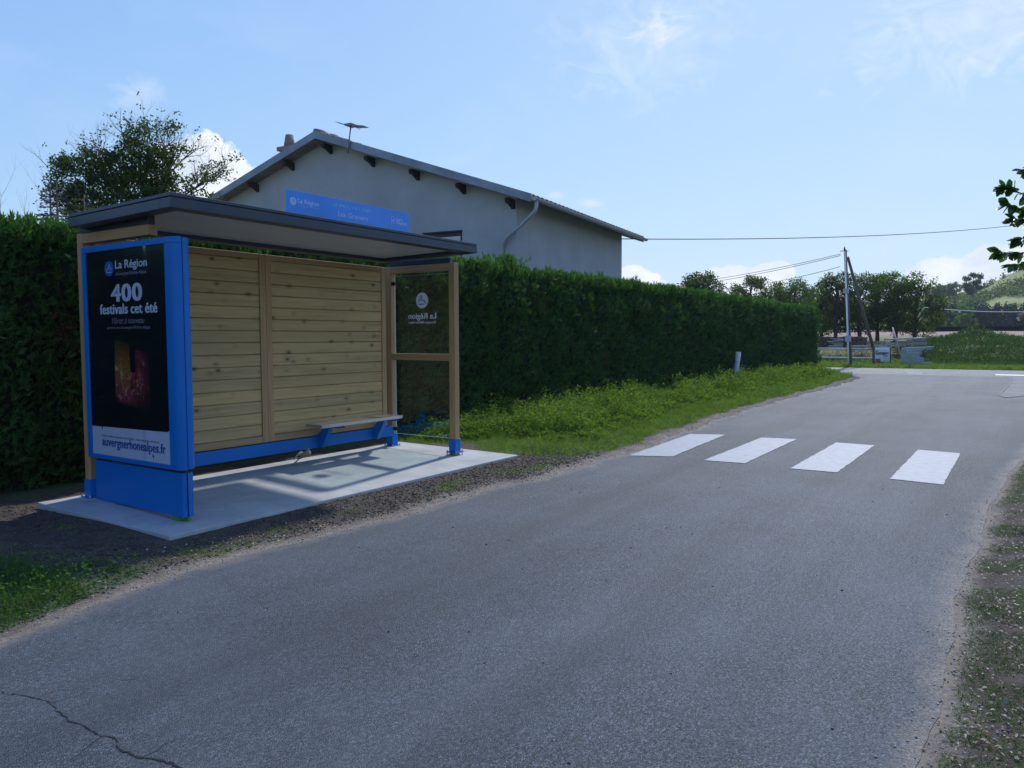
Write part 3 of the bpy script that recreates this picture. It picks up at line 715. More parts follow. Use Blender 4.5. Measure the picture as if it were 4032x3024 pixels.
# lettering ------------------------------------------------------------------
def text_mesh(txt, w_, h_, bold=0, shear=0, cap='L', spacing=1.0):
    cu = bpy.data.curves.new('t', 'FONT'); cu.body = txt; cu.size = 1; cu.offset = bold; cu.shear = shear; cu.resolution_u = 3; cu.space_character = spacing
    ob = bpy.data.objects.new('t', cu); col.objects.link(ob); dg = bpy.context.evaluated_depsgraph_get()
    me = bpy.data.meshes.new_from_object(ob.evaluated_get(dg)); bpy.data.objects.remove(ob); 
    n = len(me.vertices); co = np.zeros(n*3, np.float32); me.vertices.foreach_get('co', co); co = co.reshape(-1, 3)
    x0, x1 = co[:, 0].min(), co[:, 0].max(); co[:, 0] = (co[:, 0]-x0)/(x1-x0)*w_; co[:, 1] *= h_/.72   # cap height .72 of size
    return me, co
def letters(name, txt, org, ax, up, w_, h_, mat, parent, bold=0, shear=0, spacing=1.0):
    """lettering lying on a surface; org = lower-left, ax / up = unit vectors; bold strokes are thickened by stacked offset outlines"""
    ax = np.array(ax, float); up = np.array(up, float); nrm = np.cross(ax, up); k = 3 if bold > .006 else 1; Vs, Fs, n0 = [], [], 0
    for q in range(k):
        me, co = text_mesh(txt, w_, h_, min(bold, .012), shear, spacing=spacing); em = h_/.72
        sh_ = ((q-(k-1)/2)*bold*.62*em) if k > 1 else 0
        P_ = np.array(org)+(co[:, 0:1]+sh_)*ax+(co[:, 1:2])*up+nrm*(.00012*q); Vs.append(P_); Fs += [tuple(n0+i for i in p.vertices) for p in me.polygons]; n0 += len(P_); bpy.data.meshes.remove(me)
    m2 = bpy.data.meshes.new(name); m2.from_pydata([tuple(p) for p in np.concatenate(Vs)], [], Fs); m2.update()
    return link(name, m2, mat, parent)
def stroke(mb, pts, wd, org, ax, up, dn):
    """flat polyline stroke in the plane org+a*ax+b*up"""
    ax = np.array(ax, float); up = np.array(up, float); dn = np.array(dn, float)
    for (a, b) in zip(pts[:-1], pts[1:]):
        a = np.array(a, float); b = np.array(b, float); d = (b-a)/np.linalg.norm(b-a); n_ = np.array([-d[1], d[0]])*wd/2; a = a-d*wd*.3; b = b+d*wd*.3
        q = [a+n_, a-n_, b-n_, b+n_]; mb.prism([np.array(org)+ax*p[0]+up*p[1] for p in q], dn*.0006)
def logo_strokes(mb, c, r, org, ax, up, dn, wd, mir=1):
    f = lambda l: [(c[0]+mir*x*r, c[1]+y*r) for x, y in l]
    stroke(mb, f([(-.62, -.42), (-.36, .0), (-.10, -.02), (.05, .12), (.18, .10)]), wd, org, ax, up, dn)
    stroke(mb, f([(-.08, .20), (.12, .62), (.55, -.22), (.20, -.02)][:3]), wd, org, ax, up, dn)
    stroke(mb, f([(-.38, -.48), (.52, -.48)]), wd, org, ax, up, dn)
def disc(name, c, rx, rz, org, ax, up, dn, mat, parent, n=36):
    ax = np.array(ax, float); up = np.array(up, float); mb = MB()
    pts = [np.array(org)+ax*(c[0]+rx*math.cos(2*math.pi*k/n))+up*(c[1]+rz*math.sin(2*math.pi*k/n)) for k in range(n)]
    mb.prism(pts, np.array(dn)*.0008); o = mb.build(name, mat, parent); fix(o.data); return o

# name sign on the roof
SG = empty('stop_name_sign', (2.1, .125, 2.62), 'long blue name board LE BREUIL SUR COUZE Les Graviers on the shelter roof edge', 'sign')
sub('board', MB().box(1.276, 2.912, .122, .127, 2.6235, 2.830), M['signblue'], SG, .001)
u_, up_, dn_ = (1, 0, 0), (0, 0, 1), (0, -1, 0); og = lambda x, z: (x, .1205, z)
letters('lettering', 'La Région', og(1.409, 2.726), u_, up_, .247, .040, M['signtext'], SG, .02)
letters('lettering', 'Auvergne-Rhône-Alpes', og(1.412, 2.697), u_, up_, .244, .015, M['signtext2'], SG)
letters('lettering', 'LE BREUIL SUR COUZE', og(1.845, 2.756), u_, up_, .488, .033, M['signtext2'], SG)
letters('lettering', 'Les Graviers', og(1.897, 2.670), u_, up_, .395, .048, M['signtext'], SG, .004)
letters('lettering', 'cars', og(2.702, 2.727), u_, up_, .10, .036, M['signtext'], SG, .025)
letters('lettering', 'Région', og(2.702, 2.695), u_, up_, .171, .031, M['signtext'], SG, .025)
disc('emblem', (1.356, 2.732), .036, .036, (0, .1215, 0), u_, up_, dn_, M['signtext'], SG)
mb = MB(); logo_strokes(mb, (1.356, 2.732), .036, (0, .1204, 0), u_, up_, dn_, .004); mb.build('emblem_line', M['signblue'], SG)
mb = MB(); bo_ = (0, .1212, 0)
stroke(mb, [(2.640, 2.706), (2.632, 2.716), (2.632, 2.750), (2.642, 2.764), (2.668, 2.764), (2.678, 2.750), (2.678, 2.716), (2.670, 2.706), (2.640, 2.706)], .006, bo_, u_, up_, dn_)
stroke(mb, [(2.640, 2.706), (2.640, 2.692)], .008, bo_, u_, up_, dn_); stroke(mb, [(2.670, 2.706), (2.670, 2.692)], .008, bo_, u_, up_, dn_)
stroke(mb, [(2.634, 2.722), (2.676, 2.722)], .012, bo_, u_, up_, dn_)
o = mb.build('bus_pictogram', M['signtext'], SG); fix(o.data)

# white print on the glass (reads right from outside, mirrored from here)
gx_ = 4.2885; ug = (0, 1, 0)
em = disc('glass_emblem', (1.133, 1.990), .101, .101, (4.2895, 0, 0), ug, up_, (-1, 0, 0), M['white'], SH)
mb = MB(); logo_strokes(mb, (1.133, 1.990), .101, (4.2886, 0, 0), ug, up_, (-1, 0, 0), .009); mb.build('emblem_line', M['dark'], em)
letters('glass_lettering', 'La Région', (gx_, .898, 1.756), ug, up_, .467, .074, M['white'], SH, .02)
letters('glass_lettering', 'Auvergne-Rhône-Alpes', (gx_, .898, 1.694), ug, up_, .467, .032, M['white'], SH, .008)

# ------------------------------------------------------------------ poster case
MU = empty('advertising_case', (.31, .9, 0), 'upright blue poster case with 400 festivals poster at the left end of the shelter', 'poster case')
def shell(x0, x1, sgn, name, z0, z1, yend, ycurve, y1, mat, hole=None):
    """half shell with rounded vertical edge towards the road; sgn -1 = outer half"""
    n = 10; pts = []
    xo, xi = (x0, x1) if sgn < 0 else (x1, x0)
    for k in range(n+1):
        a = math.pi/2*k/n; pts.append((xi+(xo-xi)*math.sin(a), ycurve-(ycurve-yend)*math.cos(a)))
    pts.append((xo, y1)); pts.append((xi, y1)); return pts
X0, XM, X1 = .250, .304, .418; ye, yc, y1_ = .208, .325, 1.645; zb_, zt3 = .44, 2.315
# outer half: frame round the poster window (y .3685-1.586, z .4765-2.264)
pts = shell(X0, XM, -1, '', 0, 0, ye, yc, y1_, None)
ob = MB()
bot = [(x, y, zb_) for x, y in pts]; ob.prism(bot, (0, 0, .4765-zb_)); ob.prism([(x, y, 2.264) for x, y in pts], (0, 0, zt3-2.264))
pr2 = [q for q in pts if q[1] <= yc+1e-6]+[(X0, .3685), (XM, .3685)]
ob.prism([(x, y, .4765) for x, y in pr2], (0, 0, 2.264-.4765)); ob.box(X0, XM, 1.586, y1_, .4765, 2.264)
o = ob.build('outer_shell', M['blue'], MU); fix(o.data)
q = o.modifiers.new('b', 'BEVEL'); q.width = .004; q.segments = 2; q.limit_method = 'ANGLE'; q.angle_limit = R(50)
pts = shell(XM+.008, X1, 1, '', 0, 0, ye+.004, yc, y1_-.01, None)
o = MB().prism([(x, y, zb_+.004) for x, y in pts], (0, 0, zt3-zb_-.008)).build('inner_shell', M['blue'], MU); fix(o.data)
q = o.modifiers.new('b', 'BEVEL'); q.width = .006; q.segments = 3; q.limit_method = 'ANGLE'; q.angle_limit = R(50)
sub('core', MB().box(XM-.003, XM+.012, ye+.03, y1_-.02, zb_+.02, zt3-.02), M['shade'], MU)
# base
bp = lambda xa, xb, xo: MB().prism([(xa, ye+.045 if xa < .3 else ye+.015, .055), (xb, ye+.02 if xa < .3 else ye+.045, .055), (xb, y1_-.06, .055), (xa, y1_-.06, .055)], (0, 0, .36))
o = bp(.278, XM-.002, 0).build('base_panel', M['blue'], MU); o = bp(XM+.010, .375, 0).build('base_panel', M['blue'], MU)
sub('base_core', MB().box(.288, .36, ye+.05, y1_-.08, .06, .45), M['shade'], MU)
sub('shim', MB().box(.285, .32, .33, .42, sf(.33), .0565).box(.33, .36, .27, .33, sf(.3), .0565), M['green'], MU, .002)
sub('hanger_pin', MB().tube([(.30, .83, 2.31), (.30, .83, 2.36)], .004, 6), M['steel'], MU)
# poster: printed sheet
px_ = .2655
def ps(mat, pts, dx, name, parent):
    mb = MB(); mb.prism([(px_+dx, y, z) for y, z in pts], (.0006, 0, 0)); o = mb.build(name, mat, parent); fix(o.data); return o
PO = ps(M['whitep'], [(.3685, .4765), (1.586, .4765), (1.586, 2.264), (.3685, 2.264)], 0, 'poster', MU)
arc = [(.43-.0-.0615*math.sin(t)+.0, .803-.061*math.cos(t)) for t in np.linspace(0, math.pi/2, 9)]
dk = [(.3686, 2.2639), (1.5859, 2.2639), (1.5859, .725), (1.43, .727), (1.418, .700), (1.405, .728)]+[(.43-.0614*math.sin(t), .802-.061*math.cos(t)) for t in np.linspace(0, math.pi/2, 9)]
ps(M['dark'], dk, -.0008, 'dark_ground', PO)
def art():
    s = MT('poster_night_scene'); sp = s.n('ShaderNodeSeparateXYZ'); s.l(s.tc, sp.inputs[0]); yv, zv = sp.outputs[1], sp.outputs[2]
    n1 = s.noise(9, 6, .7, dist=.8); n2 = s.noise(22, 5, .7, dist=1.5)
    c = s.ramp(n1, [(.3, (.015, .002, .004)), (.5, (.26, .020, .055)), (.7, (.55, .05, .13))])
    left = s.ramp(yv, [(.0, 0), (.92, 0), (1.0, 1)])
    tower = s.mix(s.ramp(n2, [(.35, .2), (.7, 1)]), (.10, .03, .01), (.45, .19, .04))
    c = s.mix(s.ma('MULTIPLY', s.ramp(s.ma('SUBTRACT', yv, 0.0), [(.0, 0), (.925, 0), (.945, 1)]), s.ramp(s.ma('SUBTRACT', zv, .5), [(.5, 0), (.72, 1)])), c, tower)
    gl_ = s.ramp(s.noise(13, 4, .6, s.mp((1, 1, .5)), 2.0), [(.56, 0), (.62, 1)])
    zz = s.ramp(s.ma('SUBTRACT', zv, .5), [(.42, 0), (.52, 1), (.78, 1), (.86, 0)])
    c = s.mix(s.ma('MULTIPLY', gl_, zz), c, (.60, .48, .18))
    wh = s.ramp(s.vor(11), [(0, 1), (.10, .6), (.16, 0)]); c = s.mix(s.ma('MULTIPLY', wh, zz), c, (.55, .50, .50))
    fade = s.ma('MULTIPLY', s.ramp(s.ma('SUBTRACT', zv, .5), [(.40, 0), (.54, .8), (.78, .9), (.97, .15)]), s.ramp(s.ma('ADD', yv, s.ma('MULTIPLY', s.ma('SUBTRACT', s.noise(8, 4), .5), .12)), [(.64, 0), (.80, 1)]))
    c = s.mix(fade, (.004, .004, .008), c); s.col(c).rough(.4); return s.m
ps(art(), [(1.181, .95), (1.165, 1.495), (.946, 1.467), (.935, 1.22), (.86, 1.215), (.850, 1.415), (.66, 1.39), (.62, .90)][::-1], -.0018, 'picture', PO)
ya, ua = (0, -1, 0), (0, 0, 1); pl_ = lambda y, z: (px_-.0016, y, z)
letters('lettering', 'La Région', pl_(1.117, 2.103), ya, ua, .480, .070, M['whitep'], PO, .02)
letters('lettering', 'Auvergne-Rhône-Alpes', pl_(1.110, 2.043), ya, ua, .460, .033, M['grey'], PO, .002)
letters('lettering', '400', pl_(1.191, 1.824), ya, ua, .464, .150, M['whitep'], PO, .075, spacing=1.1)
letters('lettering', 'festivals cet été', pl_(1.383, 1.719), ya, ua, .874, .088, M['whitep'], PO, .06, spacing=1.06)
letters('lettering', 'Vibrez à nouveau', pl_(1.194, 1.634), ya, ua, .500, .056, M['grey'], PO, -.004, .45)
letters('lettering', 'partout en Auvergne-Rhône-Alpes', pl_(1.277, 1.588), ya, ua, .661, .027, M['grey'], PO)
letters('lettering', 'auvergnerhonealpes.fr', pl_(1.425, .560), ya, (0, 0, 1), .976, .082, M['urlblue'], PO, .04, spacing=1.03)
letters('lettering', "Musique, théâtre, spectacles, son et lumière... votre programme de l'été sur :", pl_(1.428, .640), ya, ua, .905, .020, M['shade'], PO)
mb = MB(); mb.prism([(px_-.0016, y, z) for y, z in ((.640, .550), (.615, .523), (.626, .524), (.618, .507), (.624, .504), (.632, .522), (.640, .515))], (.0005, 0, 0)); o = mb.build('cursor_mark', M['shade'], PO); fix(o.data)
letters('emblem', '', pl_(0, 0), ya, ua, 1, 1, M['dark'], PO) if False else None
disc('emblem', (-1.2175, 2.108), .072, .064, (px_-.0008, 0, 0), ya, ua, (-1, 0, 0), M['logoblue'], PO)
mb = MB(); logo_strokes(mb, (-1.2175, 2.108), .066, (px_-.0017, 0, 0), ya, ua, (-1, 0, 0), .006); mb.build('emblem_line', M['whitep'], PO)
# pane: one curved acrylic sheet, bulge near its road side shaped for a bright reflection
n = 60; V = []
for k in range(n+1):
    y = .3685+(1.586-.3685)*k/n
    b = .017*math.exp(-((y-.68)/.055)**2)+.002*math.sin((y-.3685)/1.2175*math.pi)
    V += [(.2575-b, y, .4765), (.2575-b, y, 2.264)]
me = np_mesh('pane', V, [(2*i, 2*i+1, 2*i+3, 2*i+2) for i in range(n)]); me.polygons.foreach_set('use_smooth', [True]*n)
link('pane', me, M['pexi'], MU)

# ------------------------------------------------------------------ hedge
HE = empty('cypress_hedge', (14, 3.4, -.1), 'tall clipped dark green cypress hedge running behind the shelter to the junction', 'hedge')
HX0, HX1 = -5.0, 34.3
def hy(x, z):
    """front face of the hedge"""
    return 2.72+.24*(fbm(x, z, .7, 3, 1)-.5)+.36*(fbm(x, z, 2.4, 3, 7)-.5)+.16*(fbm(x, z, 6.5, 2, 17)-.5)+.25*sstep(.5, -.1, z)+.10*sstep(2.3, 2.8, z)
def hz(x): return np.interp(x, [-5, 0, 6, 13, 23, 34], [2.58, 2.64, 2.80, 2.85, 2.80, 2.78])+.16*(fbm(x, x*0, 1.1, 4, 4)-.5)
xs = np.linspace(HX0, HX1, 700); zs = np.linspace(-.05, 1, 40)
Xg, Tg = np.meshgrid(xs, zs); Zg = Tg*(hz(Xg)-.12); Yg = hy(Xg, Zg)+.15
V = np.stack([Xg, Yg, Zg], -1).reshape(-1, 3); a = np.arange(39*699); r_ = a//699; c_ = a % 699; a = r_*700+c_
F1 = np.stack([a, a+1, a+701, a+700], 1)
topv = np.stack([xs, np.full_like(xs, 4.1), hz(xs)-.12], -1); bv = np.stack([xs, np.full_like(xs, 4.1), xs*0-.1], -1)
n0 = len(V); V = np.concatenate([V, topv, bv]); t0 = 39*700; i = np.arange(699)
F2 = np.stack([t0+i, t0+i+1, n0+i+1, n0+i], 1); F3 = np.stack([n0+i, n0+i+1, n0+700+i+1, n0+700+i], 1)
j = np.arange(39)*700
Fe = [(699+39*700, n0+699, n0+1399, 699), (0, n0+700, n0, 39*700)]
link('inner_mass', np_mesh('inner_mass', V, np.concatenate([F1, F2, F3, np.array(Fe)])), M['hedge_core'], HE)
def hedge_pts(n, x0, x1, deep=.16):
    x = rng.uniform(x0, x1, n); z = rng.uniform(-.08, 1, n)*hz(x); y = hy(x, z)+rng.uniform(-.05, deep, n); return np.stack([x, y, z], -1)
Ps, Ds, Ls = [], [], []
for (x0, x1, dens, size, ns) in ((-4.2, 2, 620, .12, 3), (2, 9, 620, .12, 3), (9, 16, 420, .14, 3), (16, 25, 260, .17, 2), (25, 34.3, 170, .20, 2)):
    n = int((x1-x0)*2.8*dens); P = hedge_pts(n, x0, x1)
    D = np.stack([rng.normal(.0, .55, n), rng.normal(-.55, .3, n), rng.normal(.75, .45, n)], -1)
    a_, b_, c_ = sprays(P, D, size*rng.uniform(.6, 1.3, n), ns); Ps.append(a_); Ds.append(b_); Ls.append(c_)
# end face of the hedge
n = 1500; P = np.stack([34.3+rng.uniform(-.1, .05, n), rng.uniform(2.75, 4.1, n), rng.uniform(0, 2.75, n)], -1); D = rng.normal(size=(n, 3))*.5+np.array([.6, 0, .7])
a_, b_, c_ = sprays(P, D, .2*rng.uniform(.6, 1.3, n), 2); Ps.append(a_); Ds.append(b_); Ls.append(c_)
P = np.concatenate(Ps); D = np.concatenate(Ds); Lh = np.concatenate(Ls)
leafmesh('foliage', P, D, Lh, Lh*.17+.006, M['thuja'], HE)
# top growth: upright, lighter green
Ps, Ds, Ls = [], [], []
for (x0, x1, dens, size) in ((-4.2, 9, 560, .15), (9, 18, 420, .17), (18, 34.3, 240, .20)):
    n = int((x1-x0)*1.25*dens); x = rng.uniform(x0, x1, n); y = 2.72+rng.beta(1, 1.6, n)*1.35
    z = hz(x)-.10+rng.uniform(-.14, .06, n)+.06*(fbm(x, y, 4, 2, 5)-.3)
    D = np.stack([rng.normal(.0, .28, n), rng.normal(-.12, .28, n), np.abs(rng.normal(1, .25, n))], -1)
    a_, b_, c_ = sprays(np.stack([x, y, z], -1), D, size*rng.uniform(.5, 1.25, n), 3, .5); Ps.append(a_); Ds.append(b_); Ls.append(c_)
# taller leading shoots
n = 60; x = np.concatenate([rng.uniform(-1, 34, 34), rng.normal(8.9, .35, 26)]); y = 2.8+rng.uniform(0, .5, n)
for k in range(n):
    q = 14; zz = hz(x[k])+rng.uniform(-.08, .10+.10*(abs(x[k]-8.9) < .8), q); P = np.stack([x[k]+rng.normal(0, .04, q), y[k]+rng.normal(0, .04, q), zz], -1)
    D = np.stack([rng.normal(0, .3, q), rng.normal(0, .3, q), np.full(q, 1.)], -1); a_, b_, c_ = sprays(P, D, rng.uniform(.08, .17, q), 3, .6); Ps.append(a_); Ds.append(b_); Ls.append(c_)
P = np.concatenate(Ps); D = np.concatenate(Ds); Lh = np.concatenate(Ls)
leafmesh('top_growth', P, D, Lh, Lh*.15+.005, M['thujatop'], HE)
# brown dead patches
n = 260; k = rng.integers(0, 6, n); cxs = np.array([.6, 9.9, 6.1, 12.5, 17, 1.9])[k]; czs = np.array([1.6, 2.1, 1.3, 1.1, 1.7, 2.0])[k]
x = cxs+rng.normal(0, .06, n); z = czs+rng.normal(0, .16, n); P = np.stack([x, hy(x, z)-.04+rng.uniform(-.03, .05, n), z], -1)
a_, b_, c_ = sprays(P, np.stack([rng.normal(0, .5, n), rng.normal(-.5, .3, n), rng.normal(.2, .5, n)], -1), .11, 3)
leafmesh('dead_sprays', a_, b_, c_, c_*.14+.003, M['brownsp'], HE)
# bare twigs sticking out of the top at the left
mb = MB()
for k in range(46):
    x = random.uniform(-1.2, 2.6); y = random.uniform(3.0, 4.0); 
    limbs(mb, (x, y, hz(x)-.08), (random.gauss(0, .15), random.gauss(0, .15), 1), random.uniform(.18, .42), .0042, 2, .35, .3, .08, 2, 3)
mb.build('bare_twigs', M['barkd'], HE)
mb = MB()
for k in range(70):
    x = -4+k*.55+random.gauss(0, .06); mb.tube([(x, 3.2, -.15), (x+random.gauss(0, .04), 3.2, .7)], [.05, .04], 7)
mb.build('trunks', M['bark'], HE)

# ------------------------------------------------------------------ verge vegetation
def weed_h(x, y):
    d = y-left_edge(x)
    h = .52*sstep(.50, 2.0, d)*sstep(5.2, 7.6, x+.7*(y-1)*0)*(1-sstep(2.5, 3.0, y))
    h = np.maximum(h, .30*sstep(4.9, 5.8, x)*sstep(1.3, 2.0, y))
    h = .52*h*(.30+1.5*sstep(.30, .75, fbm(x, y, 2.6, 3, 12)))*(.45+1.0*fbm(x, y, 6, 2, 13))*np.where(x > 27, .9, 1)
    return h
Ps, Ds, Ls = [], [], []
for (x0, x1, n, ll) in ((4.9, 9, 60000, .040), (9, 15, 56000, .046), (15, 24, 42000, .06), (24, 33.4, 26000, .08)):
    m_ = n//7; x = rng.uniform(x0, x1, m_); y = rng.uniform(-.6, 2.9, m_); h = weed_h(x, y); k = h > .06
    x, y, h = x[k], y[k], h[k]; tot = len(x); lean = rng.normal(0, .14, (tot, 2)); hh = h*rng.uniform(.7, 1.2, tot)
    for j in range(9):
        t = np.sqrt(rng.uniform(.08, 1, tot)); off = rng.normal(0, .035, (tot, 2))
        P = np.stack([x+lean[:, 0]*t*hh*2+off[:, 0], y+lean[:, 1]*t*hh*2+off[:, 1], verge_z(x, y)+hh*t], -1)
        Ps.append(P); Ds.append(np.stack([rng.normal(0, 1, tot), rng.normal(-.2, 1, tot), rng.normal(.35, .5, tot)], -1)); Ls.append(np.full(tot, ll)*rng.uniform(.6, 1.3, tot))
P = np.concatenate(Ps); D = np.concatenate(Ds); Lw = np.concatenate(Ls)
nz_ = np.tile([0, 0, 1.], (len(P), 1))+rng.normal(0, .6, (len(P), 3))
o = leafmesh('verge_weeds', P, D, Lw, Lw*.62, M['weed'], None, nz_); tag(o, 'bright leafy weeds along the foot of the hedge', 'weeds', kind='stuff')
# stalks
def blades(name, x, y, zf, h, wd, mat, lean=.35, label=None, cat=None):
    n = len(x); P = np.stack([x, y, zf(x, y)-.01], -1); D = np.stack([rng.normal(0, lean, n), rng.normal(0, lean, n), np.ones(n)], -1); D = unit(D)
    S = unit(np.cross(D, np.stack([rng.normal(size=n), rng.normal(size=n), rng.normal(0, .2, n)], -1))); h = np.broadcast_to(h, (n,))[:, None]; wd = np.broadcast_to(wd, (n,))[:, None]
    B = unit(D*np.array([1, 1, 0])+1e-4)
    a = P-S*wd*.5; b = P+S*wd*.5; c = P+D*h*.55+S*wd*.35; d = P+D*h*.55-S*wd*.35; e = P+D*h*.9+B*h*.38
    V = np.stack([a, b, c, d, e], 1).reshape(-1, 3); i = np.arange(n)*5
    me = np_mesh(name, V, np.stack([i, i+1, i+2, i+3], 1), np.stack([i+3, i+2, i+4], 1)); o = link(name, me, mat)
    if label: tag(o, label, cat, kind='stuff')
    return o
# low grass on the far verge
n = 90000; x = 4.8+28.4*rng.beta(1, 2.0, n); y = rng.uniform(-.75, 2.5, n); k = green_mask(x, y)*rng.uniform(.3, 1.0, n) > .38; x, y = x[k], y[k]
blades('verge_grass', x, y, verge_z, rng.uniform(.03, .10, len(x))*(1+x/25), .004+.0007*x, M['grass'], .5, 'short green grass between the weeds and the road', 'grass')
# rank grass at the left, in the foreground
n = 30000; x = rng.uniform(-3.2, .1, n); y = rng.uniform(-1.2, .9, n); gm = green_mask(x, y)*sstep(.35, .62, fbm(x, y, 2.4, 3, 21)+.22*(x < -.9)); k = gm*rng.uniform(.2, 1, n) > .30; x, y = x[k], y[k]
blades('foreground_grass', x, y, verge_z, rng.uniform(.04, .16, len(x)), .0045, M['grassd'], .65, 'rank dark green grass at the left foreground edge of the road', 'grass')
n = 3800; x = rng.uniform(-2.6, -.4, n); y = rng.uniform(-.9, .8, n); k = green_mask(x, y) > .6; x, y = x[k], y[k]
P = np.stack([x, y, verge_z(x, y)+rng.uniform(.02, .16, len(x))], -1); D = np.stack([rng.normal(0, 1, len(x)), rng.normal(0, 1, len(x)), rng.normal(.4, .5, len(x))], -1)
o = leafmesh('foreground_weeds', P, D, rng.uniform(.015, .04, len(x)), rng.uniform(.008, .02, len(x)), M['grassd']); tag(o, 'small leafy weeds among the foreground grass', 'weeds', kind='stuff')
# scattered tufts on bare soil
cl = [(-.05, -.32), (.35, -.42), (.75, -.30), (2.5, -.45), (3.0, -.30), (3.2, -.25), (3.9, -.35), (4.1, -.4), (4.5, -.5), (4.9, -.45), (-.5, -.1), (.1, -.45), (5.2, -.3), (1.6, -.35), (-.3, .9), (-.9, 1.9), (2.9, -.42)]
xs_, ys_ = [], []
for (a, b) in cl:
    q = rng.integers(60, 260); xs_.append(rng.normal(a, .10, q)); ys_.append(rng.normal(b, .07, q))
x = np.concatenate(xs_); y = np.concatenate(ys_); k = (y > left_edge(x)+.05) & ((y < -.02) | (x < -.15)); x, y = x[k], y[k]
blades('soil_grass_tufts', x, y, verge_z, rng.uniform(.015, .06, len(x)), .004, M['grass'], .8, 'small grass tufts on the bare soil in front of the slab', 'grass')
# right verge grass and litter
n = 70000; x = -3.3+17*rng.beta(1, 1.8, n); y = right_edge(x)-rng.beta(1, 1.2, n)*.62; k = fbm(x, y, 3.2, 3, 31)*1.0+.14*sstep(5, 8, x)+.06*sstep(.3, .8, right_edge(x)-y) > .43; x, y = x[k], y[k]; k = (right_edge(x)-y) > .06; x, y = x[k], y[k]
blades('right_verge_grass', x, y, rverge_z, rng.uniform(.012, .045, len(x)), .0035, M['grassd'], .9, 'sparse trodden grass on the right verge', 'grass')
def litter(name, n, x, y, zf, smin, smax, mat, label, cat):
    P = np.stack([x, y, zf(x, y)+rng.uniform(.003, .02, n)], -1); a = rng.uniform(0, 2*math.pi, n); D = np.stack([np.cos(a), np.sin(a), rng.normal(.08, .25, n)], -1)
    nz = np.tile([0, 0, 1.], (n, 1))+rng.normal(0, .35, (n, 3)); nz = np.cross(unit(D), nz)
    s_ = rng.uniform(smin, smax, n); o = leafmesh(name, P, D, s_, s_*rng.uniform(.3, .6, n), mat, None, np.cross(nz, unit(D)), .7); tag(o, label, cat, kind='stuff')
n = 4200; x = -2.8+11*rng.beta(1, 1.9, n); y = right_edge(x)-.03-rng.beta(1.3, 1.3, n)*.6
litter('fallen_leaves', n, x, y, rverge_z, .007, .028, M['dryleaf'], 'dry curled fallen leaves scattered over the right verge', 'fallen leaves')
n = 260; x = rng.uniform(-1.6, 6, n); y = left_edge(x)+.03+rng.beta(1, 1.5, n)*.5; k = (y < -.02) | (x < -.15)
litter('straw_bits', int(k.sum()), x[k], y[k], verge_z, .008, .03, M['straw'], 'bits of straw and dead grass on the soil by the road', 'straw')
# stones and clods: small faceted lumps
ICO_V = np.array([(0, -.53, .85), (0, .53, .85), (0, -.53, -.85), (0, .53, -.85), (.85, 0, .53), (-.85, 0, .53), (.85, 0, -.53), (-.85, 0, -.53), (.53, .85, 0), (-.53, .85, 0), (.53, -.85, 0), (-.53, -.85, 0)])
ICO_F = np.array([(0, 4, 1), (0, 1, 5), (0, 5, 11), (0, 11, 10), (0, 10, 4), (1, 4, 8), (1, 8, 9), (1, 9, 5), (4, 10, 6), (4, 6, 8), (8, 6, 3), (8, 3, 9), (9, 3, 7), (9, 7, 5), (5, 7, 11), (11, 7, 2), (11, 2, 10), (10, 2, 6), (6, 2, 3), (3, 2, 7)])
def lumps(name, x, y, zf, s_, mat, label=None, cat=None, flat=.65, z=None, parent=None):
    n = len(x); sc = s_[:, None]*rng.uniform(.7, 1.3, (n, 3)); sc[:, 2] *= flat
    V = ICO_V[None]*(1+rng.normal(0, .16, (n, 12, 1)))*sc[:, None]; a = rng.uniform(0, 6.28, n); c, s = np.cos(a)[:, None], np.sin(a)[:, None]
    V = np.stack([V[..., 0]*c-V[..., 1]*s, V[..., 0]*s+V[..., 1]*c, V[..., 2]], -1); zc = zf(x, y)+s_*flat*.35 if z is None else z
    V += np.stack([x, y, zc], -1)[:, None]; Fq = (ICO_F[None]+np.arange(n)[:, None, None]*12).reshape(-1, 3)
    me = np_mesh(name, V.reshape(-1, 3), None, Fq); me.polygons.foreach_set('use_smooth', [True]*len(me.polygons)); o = link(name, me, mat, parent)
    if label: tag(o, label, cat, kind='stuff')
    return o
n = 12000; x = rng.uniform(-2.2, 5.9, n); y = left_edge(x)+.12+rng.beta(1.2, 1.4, n)*.95; k = ((y < -.015) | (x < -.12) | (x > 4.95)) & (y < 2.4); x, y = x[k], y[k]
lumps('soil_clods', x, y, verge_z, .004+.014*rng.beta(1, 3.5, len(x)), M['clod'], 'dark crumbled soil and clods round the slab', 'soil')
n = 2600; x = rng.uniform(-2.0, -.1, n); y = rng.uniform(0, 2.3, n); lumps('heaped_soil_clods', x, y, verge_z, .005+.016*rng.beta(1, 3.5, n), M['clod'], 'crumbly soil heaped at the left end of the slab', 'soil')
n = 1500; x = np.concatenate([rng.uniform(-2, 6, 1000), rng.uniform(6, 30, 500)]); y = left_edge(x)+.04+rng.beta(1, 2.2, n)*.6; k = (y < -.02) | (x < -.15) | (x > 5); x, y = x[k], y[k]
lumps('pebbles', x, y, verge_z, .003+.010*rng.beta(1, 5, len(x))+.0004*x, M['pebble'], 'pale pebbles along the left road edge', 'pebbles')
n = 3600; x = rng.uniform(-2, 30, n); y = left_edge(x)+rng.normal(.06, .07, n); lumps('edge_grit', x, y, lambda a, b: np.maximum(verge_z(a, b), -.099), .0025+.004*rng.random(n)+.0002*x, M['gravel'], 'loose grit along the left edge of the asphalt', 'grit')
